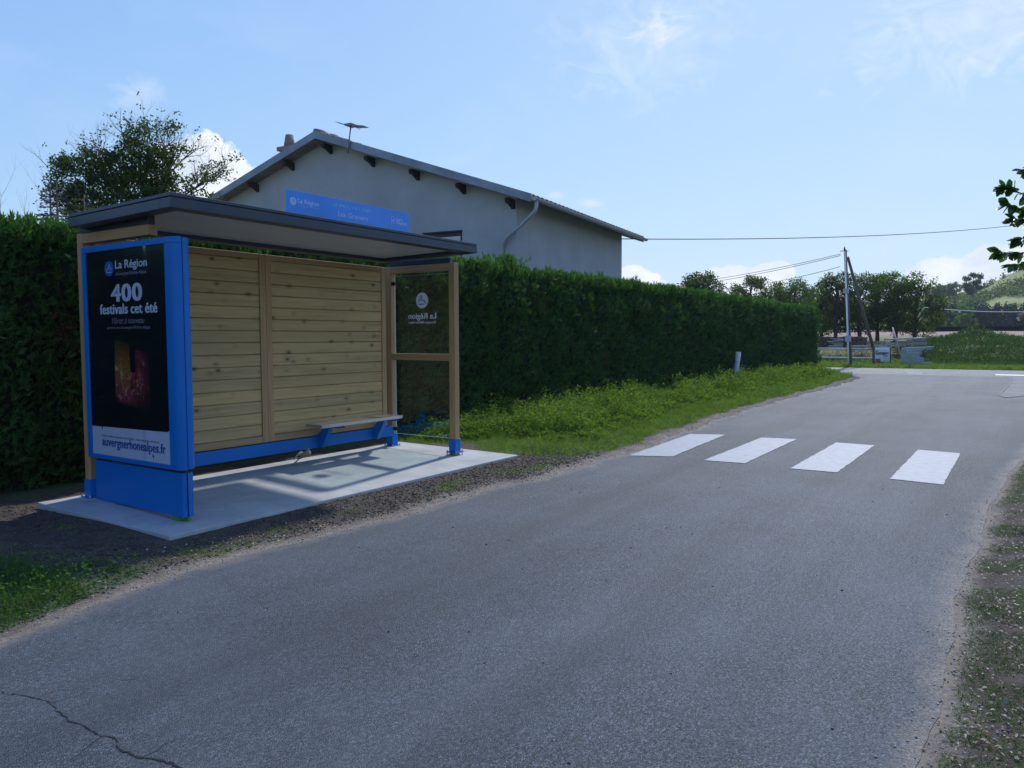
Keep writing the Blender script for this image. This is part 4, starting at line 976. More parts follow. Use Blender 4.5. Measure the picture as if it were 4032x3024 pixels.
n = 900; x = -3.2+14*rng.beta(1, 2, n); y = right_edge(x)+rng.normal(-.05, .08, n); lumps('right_edge_grit', x, y, lambda a, b: np.maximum(rverge_z(a, b), -.099), .0025+.004*rng.random(n), M['gravel'], 'loose grit along the right edge of the asphalt', 'grit')
n = 70; x = rng.uniform(-1.6, 8, n); y = rng.uniform(-4.9, -1.0, n); lumps('road_specks', x, y, lambda a, b: a*0-.099, .003+.005*rng.random(n), M['crackfill'], 'small dark crumbs lying on the asphalt', 'grit')

# ------------------------------------------------------------------ house behind the hedge
C0 = at(2034, 850, 19.0); th = R(6.6); hu = np.array([math.cos(th), math.sin(th), 0]); hw = np.array([-math.sin(th), math.cos(th), 0]); C0[2] = 0
HS = empty('gabled_house', tuple(C0), 'grey rendered gabled house behind the hedge with dark roof verge', 'house')
RW = 6.04; SL = math.tan(math.atan2(7.25-4.96, 6.64)); zr = 7.25
ztop = lambda wv: zr-abs(wv-RW)*SL
hb = lambda mb, name, mat, parent=HS, bev=0: sub(name, xf(mb, np.array([C0[0], C0[1], 0.]), hu, hw), mat, parent, bev)
W2 = 12.08; HL = 7.9
pf = [(0, 0, -.2), (0, W2, -.2), (0, W2, ztop(W2)-.13), (0, RW, zr-.16), (0, 0, ztop(0)-.13)]
walls = MB().prism(pf, (HL, 0, 0)); o = hb(walls, 'wall', M['render']); fix(o.data)
# roof: two slopes of tiles with zinc verge boards
def slope(sg):
    mb = MB(); w0 = RW; w1 = -.62 if sg < 0 else W2+.62; nrow = 22; ncol = 34
    for i in range(ncol):
        a0 = -.44+(HL+.9)*i/ncol; a1 = a0+(HL+.9)/ncol
        am = (a0+a1)/2
        a0, am, a1 = [max(q_, -.40) for q_ in (a0, am, a1)]
        for (p, q, zz1, zz2) in ((a0, am, 0, .035), (am, a1, .035, 0)):
            mb.add([(p, w0, zr-.03+zz1), (q, w0, zr-.03+zz2), (q, w1, ztop(w1)-.03+zz2), (p, w1, ztop(w1)-.03+zz1)], [(0, 1, 2, 3)])
    return mb
rf = MB()
for sg in (-1, 1): s1 = slope(sg); rf.add(s1.v, s1.f)
zr_u = lambda w_: ztop(w_)-.10
rf.prism([(-.42, -.60, ztop(-.6)-.03), (-.42, RW, zr-.03), (-.42, RW, zr-.2), (-.42, -.60, ztop(-.6)-.15)], (HL+.86, 0, 0))
rf.prism([(-.42, W2+.60, ztop(-.6)-.03), (-.42, RW, zr-.03), (-.42, RW, zr-.2), (-.42, W2+.60, ztop(-.6)-.15)], (HL+.86, 0, 0))
ROOF = hb(rf, 'roof', M['tile']); fix(ROOF.data)
for a in (-.452, HL+.445):
    vb = MB().prism([(a, -.62, ztop(-.62)), (a, RW, zr+.01), (a, RW, zr-.20), (a, -.62, ztop(-.62)-.20)], (.03, 0, 0)); o = hb(vb, 'verge_board', M['zinc'], ROOF); fix(o.data); vb = MB().prism([(a, W2+.62, ztop(-.62)), (a, RW, zr+.01), (a, RW, zr-.20), (a, W2+.62, ztop(-.62)-.20)], (.03, 0, 0)); o = hb(vb, 'verge_board', M['zinc'], ROOF); fix(o.data)
tl = MB()
for k in range(16):
    a = -.44+k*.55; tl.tube([(a, RW, zr+.0), (a+.3, RW, zr+.025), (a+.56, RW, zr+.0)], [.07, .08, .07], 10)
for k in range(4):   # rounded verge tiles showing over the board
    w_ = RW-.15-k*.25; tl.tube([(-.40, w_, ztop(w_)-.035), (-.40, w_-.26, ztop(w_-.26)-.02)], [.045, .055], 8)
o = hb(tl, 'ridge_tiles', M['tile'], ROOF)
for (wp) in (-.10+.13, 1.44, 2.86, 4.31, 5.79, 7.21, 8.62, 10.1):
    zt_2 = ztop(wp)-.26
    c = MB().prism([(-.01, wp, zt_2+.02), (-.36, wp, zt_2+.02), (-.40, wp, zt_2-.03), (-.37, wp, zt_2-.10), (-.22, wp, zt_2-.12), (-.01, wp, zt_2-.22)], (0, .10, 0)); o = hb(c, 'roof_corbel', M['corbel']); fix(o.data)
# gutter + downpipe
gt = MB(); zg = ztop(-.62)-.10
prof = [(.075*math.cos(t), .075*math.sin(t)) for t in np.linspace(math.pi, 2*math.pi, 9)]
V = []; 
for a in (-.44, HL+.48): V += [(a, -.70+p[0], zg+p[1]) for p in prof]
gt.add(V, [(k, k+1, 10+k, 9+k) for k in range(8)]); gt.add([V[k] for k in range(9)], [tuple(range(9))]); gt.add([V[9+k] for k in range(9)], [tuple(range(9))[::-1]])
o = hb(gt, 'gutter', M['pvc']); q = o.modifiers.new('s', 'SOLIDIFY'); q.thickness = .006
dp = MB().tube([(-.33, -.70, zg-.06), (-.33, -.70, zg-.22), (-.31, -.66, zg-.30), (-.20, -.2, zg-.62), (-.12, .22, zg-.85), (-.07, .36, zg-1.0), (-.06, .38, zg-1.2), (-.06, .38, .0)], .048, 12)
dp.tube([(-.06, .38, zg-1.75), (-.06, .38, zg-1.83)], .056, 12); hb(dp, 'downpipe', M['pvc'])
# window with roller shutter
wf = MB().box(-.012, .0, 1.58, 2.76, 3.0, 4.25); hb(wf, 'window', M['shade'])
sh = MB()
for k in range(7): sh.box(-.02, -.013, 1.62, 2.74, 3.98-k*.17, 4.15-k*.17-.015)
WN = [o for o in HS.children if o.name.startswith('window')][0]; hb(sh, 'shutter', M['shutter'], WN)
ln = MB().box(-.05, .0, 1.57, 2.78, 4.25, 4.285); hb(ln, 'lintel', M['shade'], WN)
# chimney
chp = at(1135, 590, 22); ch = empty('chimney', (0, 0, 0)); bpy.data.objects.remove(ch)
def hloc(p): q = p-C0; return q@hu, q@hw
uu, wwc = hloc(at(1140, 600, 23.5)); wwc = 8.8; uu = 1.5
cz = at(1140, 540, 23.5)[2]
cm = MB().box(uu-.2, uu+.2, wwc-.2, wwc+.2, 5.6, 7.38).box(uu-.28, uu+.28, wwc-.28, wwc+.28, 7.40, 7.52); cm.tube([(uu, wwc, 7.52), (uu, wwc, 7.92)], [.19, .12], 14)
hb(cm, 'chimney', M['chim'], ROOF)
# aerial on the verge
AN = empty('tv_aerial', tuple(C0+hu*-.5+hw*4.8), 'flat metal television aerial on a short mast at the gable edge', 'tv aerial')
am_ = MB().tube([(-.49, 4.85, 6.50), (-.49, 4.80, 6.9), (-.49, 4.74, 7.22)], .018, 8); hb(am_, 'mast', M['alu'], AN)
ap = MB().box(-.66, -.34, 4.60, 4.84, 7.20, 7.24)
ap.prism([(-.70, 4.68, 7.185), (-.62, 4.22, 7.11), (-.40, 4.22, 7.11), (-.32, 4.68, 7.185)], (0, 0, .016))
for a in (-.66, -.34): ap.tube([(a, 4.84, 7.23), (a, 5.12, 7.33)], .008, 6)
ap.tube([(-.66, 5.12, 7.33), (-.34, 5.12, 7.33)], .008, 6); ap.tube([(-.49, 4.62, 7.18), (-.49, 4.45, 7.08), (-.49, 4.42, 7.13)], .007, 6)
o = hb(ap, 'antenna_panel', M['alu'], AN); fix(o.data)

# ------------------------------------------------------------------ wires
def wire(name, a, b, sag, r, mat, label, n=24):
    a = np.array(a, float); b = np.array(b, float); pts = [a+(b-a)*t+np.array([0, 0, -sag*4*t*(1-t)]) for t in np.linspace(0, 1, n)]
    o = MB().tube(pts, r, 6).build(name, mat); tag(o, label, 'overhead wire'); return o
wh_ = C0+hu*7.95+hw*.02; wh_[2] = 4.86
wire('overhead_cable', wh_, at(4120, 872, 52), .35, .018, M['wire'], 'thick dark cable from the house corner across the sky to the right edge')

# ------------------------------------------------------------------ things beyond the cross road
ptop = at(3328, 985, 41.5); pbase = at(3348, 1440, 41.5)
PO2 = empty('utility_pole', tuple(pbase), 'wooden utility pole with white cable duct and boxes beyond the junction', 'utility pole')
mb = MB().tube([pbase+np.array([0, 0, -.2]), ptop], [.115, .08], 12); mb.build('pole', M['pole'], PO2)
b2 = at(3462, 1440, 44.3); t2 = at(3338, 1012, 41.6)
mb = MB().tube([b2+np.array([0, 0, -.2]), t2], [.095, .07], 12); mb.build('strut', M['pole'], PO2)
off = -unit(np.array([*(pbase-CAM)[:2], 0]))*.13-Rd*.03
def on(t): return pbase+(ptop-pbase)*t+off
mb = MB().tube([on(.02)-Rd*.06, on(.33)-Rd*.03, on(.99)], .045, 8); mb.build('cable_duct', M['rail'], PO2)
for t, h_, w_ in ((.645, .24, .3), (.235, .33, .30)):
    c = on(t)-Rd*.01; q = MB(); D2 = unit(np.array([off[0], off[1], 0])); S2 = Rd*w_/2
    q.prism([c-S2+D2*0-np.array([0, 0, h_/2]), c+S2-np.array([0, 0, h_/2]), c+S2+np.array([0, 0, h_/2]), c-S2+np.array([0, 0, h_/2])], D2*.14); o = q.build('meter_box', M['pvc'], PO2); fix(o.data)
mb = MB().tube([on(.99)-Rd*.25, on(.99)+Rd*.2], .02, 6).tube([on(.79)-Rd*.28, on(.79)+Rd*.3], .02, 6).tube([on(1.0), on(1.03)], [.06, .01], 8); mb.build('insulator_arm', M['corbel'], PO2)
mb = MB().tube([on(.02)-Rd*.05+np.array([0, 0, -.1]), on(.02)-Rd*.45+np.array([0, 0, -.1])], .01); 
for (p1, p2, lb) in (((3310, 1000), (2560, 1128), 'upper thin wire running left from the utility pole top'), ((3310, 1006), (2560, 1140), 'lower of the two thin wires running left from the pole top'), ((3308, 1050), (2780, 1142), 'single thin wire leaving the utility pole below its top')):
    wire('overhead_wire', at(*p1, 41.4), at(*p2, 58), .25, .016, M['tarwire'], lb)
wire('overhead_wire', at(3640, 1210, 95), at(4120, 1224, 95), .3, .05, M['rail'], 'pale wire crossing in front of the dark conifers at the right')

# sign board
SB = empty('builder_board', tuple(at(3473, 1440, 43.5)), 'white building site board with red stepped blocks beside the leaning strut', 'sign board')
def face(px0, px1, py0, py1, d, th_=.03): return at(px0, py0, d), at(px1, py0, d), at(px1, py1, d), at(px0, py1, d)
bdn = unit(np.array([Fd[0], Fd[1], 0]))
def card(name, px0, px1, py0, py1, d, mat, parent, t=.03, pts=None):
    pts = pts or [(px0, py0), (px1, py0), (px1, py1), (px0, py1)]
    c = [at(a, b, d) for a, b in pts]; o = MB().prism(c, bdn*t).build(name, mat, parent); fix(o.data); return o
card('panel', 3446, 3503, 1368, 1438, 43.5, M['rail'], SB, .03)
card('stepped_blocks', 0, 0, 0, 0, 43.49, M['red'], SB, .004, [(3447, 1413), (3467, 1413), (3467, 1424), (3481, 1424), (3481, 1437), (3447, 1437)])
mb = MB()
for k, yy in enumerate((1378.5, 1411, 1417.5, 1424, 1430.5)):
    c = [at(a, b, 43.475) for a, b in ((3447, yy), (3502, yy), (3502, yy+.8), (3447, yy+.8))]; mb.prism(c, bdn*.003)
o = mb.build('rule_lines', M['pvc'], SB); fix(o.data)
for txt, x_, y_, wpx, hpx, mt in (('G', 3447.5, 1396, 11, 16, 'signink'), ('EDIMAT', 3460, 1396, 40, 10.5, 'signink'), ('Dumont', 3479, 1403, 19, 5, 'signink')):
    s_ = 43.45/FPX; letters('lettering', txt, at(x_, y_, 43.45), Rd, Ud, wpx*s_, hpx*s_, M[mt], SB, .05)
mb = MB()
for a in (3444, 3505): mb.tube([at(a, 1366, 43.56), at(a, 1444, 43.56)], .04, 8)
mb.build('post', M['pole'], SB)
# stepped block wall
BW = empty('block_wall', tuple(at(3585, 1440, 44)), 'unfinished stepped grey concrete block wall by the cross road', 'block wall')
mb = MB(); w0 = at(3546, 1441, 42.1); w0[2] = -.15; e1 = np.array([0, -1., 0]); e2 = np.array([1., 0, 0])
rows = [1.5, 1.1, .82, .30]; hh = .26
for k, ln_ in enumerate(rows):
    x0 = 0
    n_ = max(1, round(ln_/.5)); 
    for j in range(n_):
        a0 = ln_*j/n_+.006; a1 = ln_*(j+1)/n_-.006; p0 = w0+np.array([0, 0, k*hh+.02])
        mb.prism([p0+e1*a0, p0+e1*a1, p0+e1*a1+e2*.2, p0+e1*a0+e2*.2], (0, 0, hh-.012))
e2 = unit(np.array([1., -.10, 0]))
for k in range(4):   # return wall receding
    for j in range(17):
        a0 = .21+j*.5; p0 = w0+np.array([0, 0, k*hh+.02]); mb.prism([p0+e2*a0, p0+e2*(a0+.488), p0+e2*(a0+.488)+e1*.2, p0+e2*a0+e1*.2], (0, 0, hh-.012))
# long low wall at the back right
o = mb.build('blocks', M['block'], BW); fix(o.data)
o = card('low_wall', 3665, 3790, 1328, 1350, 60, M['block'], None, .2); tag(o, 'low pale block wall behind the weedy mound, left piece', 'wall')
o = card('low_wall', 3950, 4090, 1326, 1345, 62, M['block'], None, .2); tag(o, 'low pale block wall behind the mound at the right edge', 'wall')
# leaning board
o = MB().tube([at(3515, 1290, 45.5), at(3548, 1405, 44.2)], .045, 6).build('leaning_plank', M['log']); tag(o, 'pale plank leaning against the stepped block wall', 'plank')
# white rail barrier
RL = empty('white_rail_fence', tuple(at(3300, 1440, 43)), 'low white tube fence behind the utility pole', 'fence')
for (y0, y1, x0, x1) in ((1369, 1373, 3221, 3442), (1374.5, 1374, 3221, 3330), (1404.5, 1408, 3232, 3440), (1408, 1410.5, 3236, 3440)):
    MB().tube([at(x0, y0, 43.6), at(x1, y1, 43.9)], .022, 6).build('rail', M['rail'], RL)
for a in (3221,): MB().tube([at(a, 1366, 43.7), at(a, 1450, 43.7)], .035, 6).build('fence_post', M['rail'], RL)
MB().tube([at(3438, 1366, 43.7), at(3438, 1442, 43.7)], .05, 6).build('fence_post', M['pole'], RL)
MB().tube([at(3500, 1393, 45.5), at(3545, 1392, 45.5)], .02, 6).build('rail', M['rail'], RL)
# timber stacks
def stack(name, px0, px1, pyt, pyb, d, mat, label, rows, long=True):
    a = at(px0, pyb, d); b = at(px1, pyb, d); h = (at(px0, pyt, d)-a)[2]; e = b-a; ln_ = np.linalg.norm(e[:2]); e = unit(np.array([e[0], e[1], 0])); f = np.array([-e[1], e[0], 0]); f = f if f[0] > 0 else -f
    mb = MB(); a[2] -= .15; h += .15; hh = h/rows
    for r_ in range(rows):
        if long:
            x = random.uniform(0, .4)
            while x < ln_-.3:
                l_ = min(random.uniform(1.0, 2.0), ln_-x); off_ = random.uniform(-.08, .08); p0 = a+e*x+np.array([0, 0, r_*hh+random.uniform(0, .02)])
                tl_ = random.uniform(-.05, .05)
                mb.prism([p0+f*off_, p0+e*l_+f*off_+np.array([0, 0, tl_]), p0+e*l_+f*(off_+.9)+np.array([0, 0, tl_]), p0+f*(off_+.9)], (0, 0, hh*random.uniform(.55, .85))); x += l_+.03
        else:
            x = 0
            while x < ln_:
                rr = random.uniform(.05, .10); p0 = a+e*x+np.array([0, 0, r_*hh+rr]); mb.tube([p0+f*random.uniform(-.08, 0), p0+f*.8], rr, 7); x += rr*2+.005
    o = mb.build(name, mat); fix(o.data); tag(o, label, 'timber stack', 'stacked timber beyond the junction'); return o
stack('firewood_pile', 3200, 3285, 1328, 1362, 48, M['logd'], 'dark firewood pile just right of the hedge end', 7, False)
stack('plank_stack', 3262, 3320, 1331, 1366, 47.6, M['log'], 'grey split planks heaped between the firewood pile and the pole', 8)
stack('firewood_pile', 3322, 3412, 1329, 1364, 48, M['logd'], 'dark firewood pile behind the utility pole and its strut', 7, False)
stack('plank_stack', 3505, 3592, 1332, 1372, 47, M['log'], 'weathered plank stack behind the leaning plank', 6)
stack('plank_stack', 3590, 3650, 1328, 1368, 48, M['log'], 'higher weathered plank stack, right of the leaning plank', 6)
stack('plank_stack', 3350, 3510, 1358, 1371, 46.6, M['log'], 'low scattered planks on the grass behind the sign board', 2)
# marker post at the hedge
mp0 = at(2893, 1507, 24.6); mp1 = at(2908, 1386, 24.6)
o = MB().tube([mp0+np.array([0, 0, -.15]), (mp0+mp1)/2+np.array([.0, 0, 0]), mp1], [.085, .08, .078], 12).build('marker_post', M['post']); tag(o, 'white weathered post leaning at the foot of the hedge', 'post')

# mound with weeds
def mz(x, y):
    q = np.exp(-((x-54)/3.6)**2-((y+2.75)/1.6)**2)*.85+np.exp(-((x-50)/2)**2-((y+4.4)/2)**2)*.25
    return terrain(x, y)+q+.12*(fbm(x, y, 1.2, 3, 40)-.5)-.02
V, F = grid(45.5, 66, 70, -16, 3, 70, mz); o = link('earth_mound', np_mesh('earth_mound', V, F), M['hill']); tag(o, kind='structure')
n = 52000; x = rng.uniform(44.2, 60, n); y = rng.uniform(-13, 1.2, n); k = (y < .2) | (x > 47); x, y = x[k], y[k]; hgt = .08+(.42*sstep(.35, .72, fbm(x, y, .9, 3, 50))+.15*fbm(x, y, 3, 2, 52))*sstep(44.6, 48, x)
P = np.stack([x, y, mz(x, y)+hgt*rng.uniform(.1, 1, len(x))], -1); D = np.stack([rng.normal(0, .5, len(x)), rng.normal(0, .5, len(x)), np.abs(rng.normal(.9, .4, len(x)))], -1)
o = leafmesh('mound_weeds', P, D, rng.uniform(.10, .24, len(x)), rng.uniform(.03, .07, len(x)), M['moundweed']); tag(o, 'tall green weeds covering the mound at the right', 'weeds', kind='stuff')
n = 26000; x = 39.9+rng.beta(1, 1.6, n)*9; y = rng.uniform(-14, 9, n); 
blades('roadside_grass', x, y, lambda a, b: np.maximum(terrain(a, b), -.13), rng.uniform(.08, .32, n), .035, M['grass'], .4, 'green and dry grass on the far side of the cross road', 'grass')
n = 6000; x = rng.uniform(46, 60, n); y = rng.uniform(-.5, 12, n)
blades('meadow_grass', x, y, terrain, rng.uniform(.12, .4, n), .05, M['straw'], .4, 'dry meadow grass behind the timber stacks', 'grass')

# ------------------------------------------------------------------ trees
def tree(name, base, h, cw, label, mat, n=5000, ls=.16, trunk=.16, nb=9, group=None, low=.28, limbsn=5, shape=1.0, lw=.55, seed=None):
    base = np.array(base, float); T = empty(name, tuple(base), label, 'tree', group)
    mb = MB(); lean = np.array([random.gauss(0, .03), random.gauss(0, .03), 1])
    pts = [base-np.array([0, 0, .2]), base+lean*h*.3, base+lean*h*.6+np.array([random.gauss(0, .1), random.gauss(0, .1), 0]), base+lean*h*.88]
    mb.tube(pts, [trunk*1.2, trunk*.85, trunk*.5, trunk*.12], 8); blobs = []
    for k in range(nb):
        t = low+(.92-low)*(k+.5)/nb; a = k*2.4+random.uniform(-.4, .4); rad = cw*math.sin(math.pi*min(1, (t-low)/(1-low)*.72+.2))**.8*random.uniform(.4, .75)
        c = base+lean*h*t+np.array([math.cos(a)*rad, math.sin(a)*rad, 0]); rr = cw*random.uniform(.24, .42)*shape
        blobs.append((*c, rr, rr, rr*random.uniform(.55, .85)))
        mb.tube([base+lean*h*max(.12, t-.22), (base+lean*h*(t-.06)+c)/2, c], [trunk*.4, trunk*.22, .015], 6)
    mb.build('trunk', M['bark'], T)
    m_ = max(20, n//28); P0, d = blobs_points(blobs, m_, .35); P = clumps(P0, 28, cw*.072, .8)
    D = rng.normal(size=P.shape); D[:, 2] -= .25; leafmesh('crown', P, D, ls*rng.uniform(.6, 1.3, len(P)), ls*lw, mat, T)
    return T
# row of trees beyond the timber stacks
row = [(3290, 1068, 58, 1.7, 'tree1', 'slim dark leafy tree left of the utility pole'), (3235, 1130, 62, 1.8, 'tree2', 'tree whose left side is cut by the end of the hedge'),
       (3385, 1090, 59, 2.3, 'tree1', 'broad tree right behind the leaning pole strut'), (3455, 1085, 61, 2.2, 'tree1', 'tree whose crown is right above the white sign board'),
       (3525, 1080, 58, 2.2, 'tree2', 'tall tree standing above the stepped block wall'), (3600, 1105, 57, 2.3, 'tree1', 'full dark tree at the right end of the row, touching the hill behind')]
for (px, py, d, cw, mt, lb) in row:
    b = at(px, 1340, d); b[2] = terrain(b[0], b[1]); tp = at(px, py, d); tree('broadleaf_tree', b, tp[2]-b[2]+.3, cw, lb, M[mt], 7000, .16, .14, 17, 'row of trees beyond the timber stacks', .20)
rowb = [(2700, 1085, 52, 1.7, 'tree1', 'left part of the tree pair showing just right of the house'), (2775, 1068, 52, 2.0, 'tree1', 'higher of the tree pair showing over the hedge near the house'),
        (2950, 1092, 56, 2.0, 'tree1', 'round tree over the hedge, its crown framed by white cloud'), (3050, 1125, 58, 2.0, 'tree2', 'middle tree of those peeping over the hedge before its end'), (3130, 1112, 58, 2.4, 'tree2', 'yellowish green tree over the far end of the hedge'), (3185, 1150, 66, 2.2, 'tree2', 'low tree crown directly over the hedge end corner')]
for (px, py, d, cw, mt, lb) in rowb:
    b = at(px, 1340, d); b[2] = terrain(b[0], b[1]); tp = at(px, py, d); tree('broadleaf_tree', b, tp[2]-b[2]+.2, cw, lb, M[mt], 6500, .16, .14, 14, 'trees seen over the hedge', .30)
# big tree and spruce behind the hedge at left
def left_tree():
    b = at(640, 1150, 15.5); b[2] = -.1; T = empty('fruit_tree', tuple(b), 'half bare leafy tree behind the hedge, left of the house gable', 'tree')
    mb = MB(); D0 = 15.5; tips = []
    mb.tube([b, b+np.array([0, 0, 1.6]), at(600, 900, D0)], [.16, .13, .10], 10)
    bl = []
    for (x0, y0, x1, y1, x2, y2, r_) in ((600, 900, 560, 720, 545, 590, .05), (600, 900, 640, 720, 680, 630, .045), (600, 900, 480, 760, 380, 640, .045), (600, 900, 700, 790, 830, 700, .04),
                                         (560, 720, 610, 620, 680, 560, .022), (560, 720, 520, 610, 490, 530, .018), (560, 720, 590, 600, 588, 510, .02), (640, 720, 700, 650, 745, 600, .02), (480, 760, 400, 700, 250, 690, .022),
                                         (480, 760, 430, 660, 400, 600, .02), (700, 790, 800, 740, 890, 640, .016), (640, 720, 640, 640, 645, 570, .018), (480, 760, 360, 780, 260, 770, .02)):
        dd = [D0+random.uniform(-.5, .5) for _ in range(2)]
        mb.tube([at(x0, y0, D0), at((x0+x1)/2+random.uniform(-12, 12), (y0+y1)/2, D0), at(x1, y1, D0+.0), at((x1+x2)/2+random.uniform(-15, 15), (y1+y2)/2, (D0+dd[0])/2), at(x2, y2, dd[0])], [r_, r_*.85, r_*.6, r_*.4, r_*.18], 6)
        for k in range(7):
            t = random.uniform(.15, 1); q = at(x1+(x2-x1)*t, y1+(y2-y1)*t, D0+(dd[0]-D0)*t)
            dv = unit(at(x2, y2, dd[0])-at(x1, y1, D0))+np.array([random.gauss(0, .5), random.gauss(0, .5), random.gauss(.05, .35)])
            limbs(mb, q, dv, random.uniform(.24, .50), r_*.32+.0025, 2, .5, .25, .14, 2, 4, tips)
    mb.build('branches', M['barkd'], T)
    def pb(px, py, r, rz=None, dz=.7): c = at(px, py, D0); return (*c, r, dz, rz or r)
    blobs = [pb(330, 640, .26), pb(240, 660, .22), pb(280, 690, .38), pb(230, 760, .25), pb(300, 790, .35), pb(420, 640, .36), pb(500, 620, .42), pb(560, 600, .35), pb(540, 520, .22), pb(600, 680, .38), pb(650, 640, .25), pb(470, 720, .55), pb(560, 740, .55), pb(640, 740, .35), pb(660, 590, .15), pb(640, 520, .12),
             pb(740, 720, .22), pb(810, 690, .17), pb(400, 760, .5), pb(780, 770, .22), pb(860, 650, .10), pb(500, 800, .6), pb(620, 810, .5), pb(350, 800, .5)]
    P0, d = blobs_points(blobs, 1000, .1); P = clumps(P0, 24, .062, .8); tp = np.array(tips); tp = tp[rng.random(len(tp)) < .10]
    P = np.concatenate([P, clumps(tp, 5, .04)]); D = rng.normal(size=P.shape); leafmesh('crown', P, D, .060*rng.uniform(.6, 1.3, len(P)), .036, M['tree1'], T)
left_tree()
def spruce(px, py, d, h, w_, label, mat='bluefir'):
    tp = at(px, py, d); b = tp.copy(); b[2] = -.1; T = empty('spruce_tree', tuple(b), label, 'tree'); H = tp[2]+.1
    mb = MB().tube([b, tp], [.09, .01], 8); Ps, Ds = [], []
    for k in range(int(H*12)):
        z = H*(.2+.8*k/(H*12)); ln_ = w_*(1-z/H)**.75+.05; a = k*2.4; dv = np.array([math.cos(a), math.sin(a), -.12]); p0 = b+np.array([0, 0, z]); mb.tube([p0, p0+dv*ln_], [.012, .003], 4)
        q = int(90*ln_)+8; t = rng.uniform(.1, 1, q)[:, None]; side = np.array([-dv[1], dv[0], 0])*rng.uniform(-1, 1, (q, 1))*.16*(1.1-t); Ps.append(p0+dv*ln_*t+side); Ds.append(np.tile(dv, (q, 1))*.8+side*5+rng.normal(0, .2, (q, 3)))
    mb.build('trunk', M['bark'], T); leafmesh('crown', np.concatenate(Ps), np.concatenate(Ds), .09, .022, M[mat], T)
spruce(222, 715, 13.0, 4, 1.0, 'small blue grey spruce tip behind the hedge at far left'); spruce(196, 740, 13.4, 4, .7, 'lowest spruce tip behind the hedge, left of the fruit tree')
# green conifer under the fruit tree
spruce(330, 770, 12.4, 3, 1.7, 'broad green conifer under the half bare tree', 'tree1')
# branches of a tree beside the road, reaching in from the right
def right_tree():
    b = np.array([6.2, -9.2, -.1]); T = empty('overhanging_tree', tuple(b), 'large leaved tree whose branch tips reach in at the right edge', 'tree')
    mb = MB().tube([b, b+np.array([-.2, .3, 1.8]), b+np.array([-.3, .6, 3.2])], [.17, .14, .10], 10); Ps, Ds, Ns = [], [], []
    f0 = b+np.array([-.3, .6, 3.2]); D0 = 8.2
    def twig(pts, n, r_):
        q = [at(x, y, D0+dz) for x, y, dz in pts]; mb.tube([f0]+[(f0+q[0])/2+np.array([0, 0, .3])]+q, [.05, .03]+list(np.linspace(.012, .003, len(q))), 6)
        q = np.array(q)
        for k in range(n):
            t = random.uniform(.25, 1)*(len(q)-1); i = min(int(t), len(q)-2); p = q[i]+(q[i+1]-q[i])*(t-i); dv = unit(q[i+1]-q[i])
            Ps.append(p); Ds.append(dv*.9+np.array([random.gauss(0, .5), random.gauss(0, .5), random.gauss(-.35, .45)]))
    twig([(4300, 690, .2), (4100, 690, 0), (4010, 665, 0)], 26, 1); twig([(4300, 800, .3), (4090, 790, 0), (3980, 745, 0), (3940, 735, 0)], 46, 1); twig([(4300, 880, .0), (4080, 850, 0), (3965, 800, 0)], 50, 1)
    twig([(4300, 900, .1), (4090, 880, 0), (3990, 860, 0)], 44, 1); twig([(4300, 1000, .1), (4100, 985, 0), (3990, 1000, 0), (3935, 990, 0)], 46, 1); twig([(4300, 1030, -.2), (4100, 1020, 0), (3985, 1045, 0)], 34, 1); twig([(4300, 960, .2), (4060, 930, 0), (3995, 945, 0)], 40, 1)
    twig([(4350, 760, .4), (4120, 780, .1), (4030, 820, .1)], 60, 1)
    mb.build('branches', M['bark'], T); P = np.array(Ps); D = np.array(Ds); n = len(P)
    # extra crown beyond the frame
    c, d = blobs_points([(6.3, -8.9, 4.6, 1.6, 1.3, 1.3), (5.4, -8.4, 3.9, 1.0, .9, .8)], 1500, .3)
    P = np.concatenate([P, c]); D = np.concatenate([D, rng.normal(size=c.shape)]); Lg = rng.uniform(.085, .135, len(P))
    D = unit(D); S = unit(np.cross(D, np.array([0, 0, 1.])+rng.normal(0, .5, D.shape))); Nn = np.cross(S, D); V = []
    prof = [(0, 0), (.22, .36), (.55, .50), (.85, .26), (1, 0)]
    L_ = Lg[:, None]; cols_ = []
    for (t, w_) in prof: cols_.append(P+D*L_*t-Nn*L_*.22*t*t+S*L_*w_*.62)
    for (t, w_) in prof[1:-1][::-1]: cols_.append(P+D*L_*t-Nn*L_*.22*t*t-S*L_*w_*.62)
    mid = [P+D*L_*t-Nn*L_*(.22*t*t+.07) for t in (.25, .6, .85)]
    V = np.stack(cols_+mid, 1).reshape(-1, 3); k = np.arange(len(P))[:, None]*11
    # verts: 0 base,1,2,3 right,4 tip,5,6,7 left(top->bottom), 8,9,10 mid
    q = np.concatenate([k+np.array(f) for f in ((1, 2, 9, 8), (2, 3, 10, 9), (8, 9, 6, 7), (9, 10, 5, 6))]); t3 = np.concatenate([k+np.array(f) for f in ((0, 1, 8), (0, 8, 7), (3, 4, 10), (10, 4, 5))])
    link('crown', np_mesh('crown', V, q, t3), M['bigleaf'], T)
right_tree()

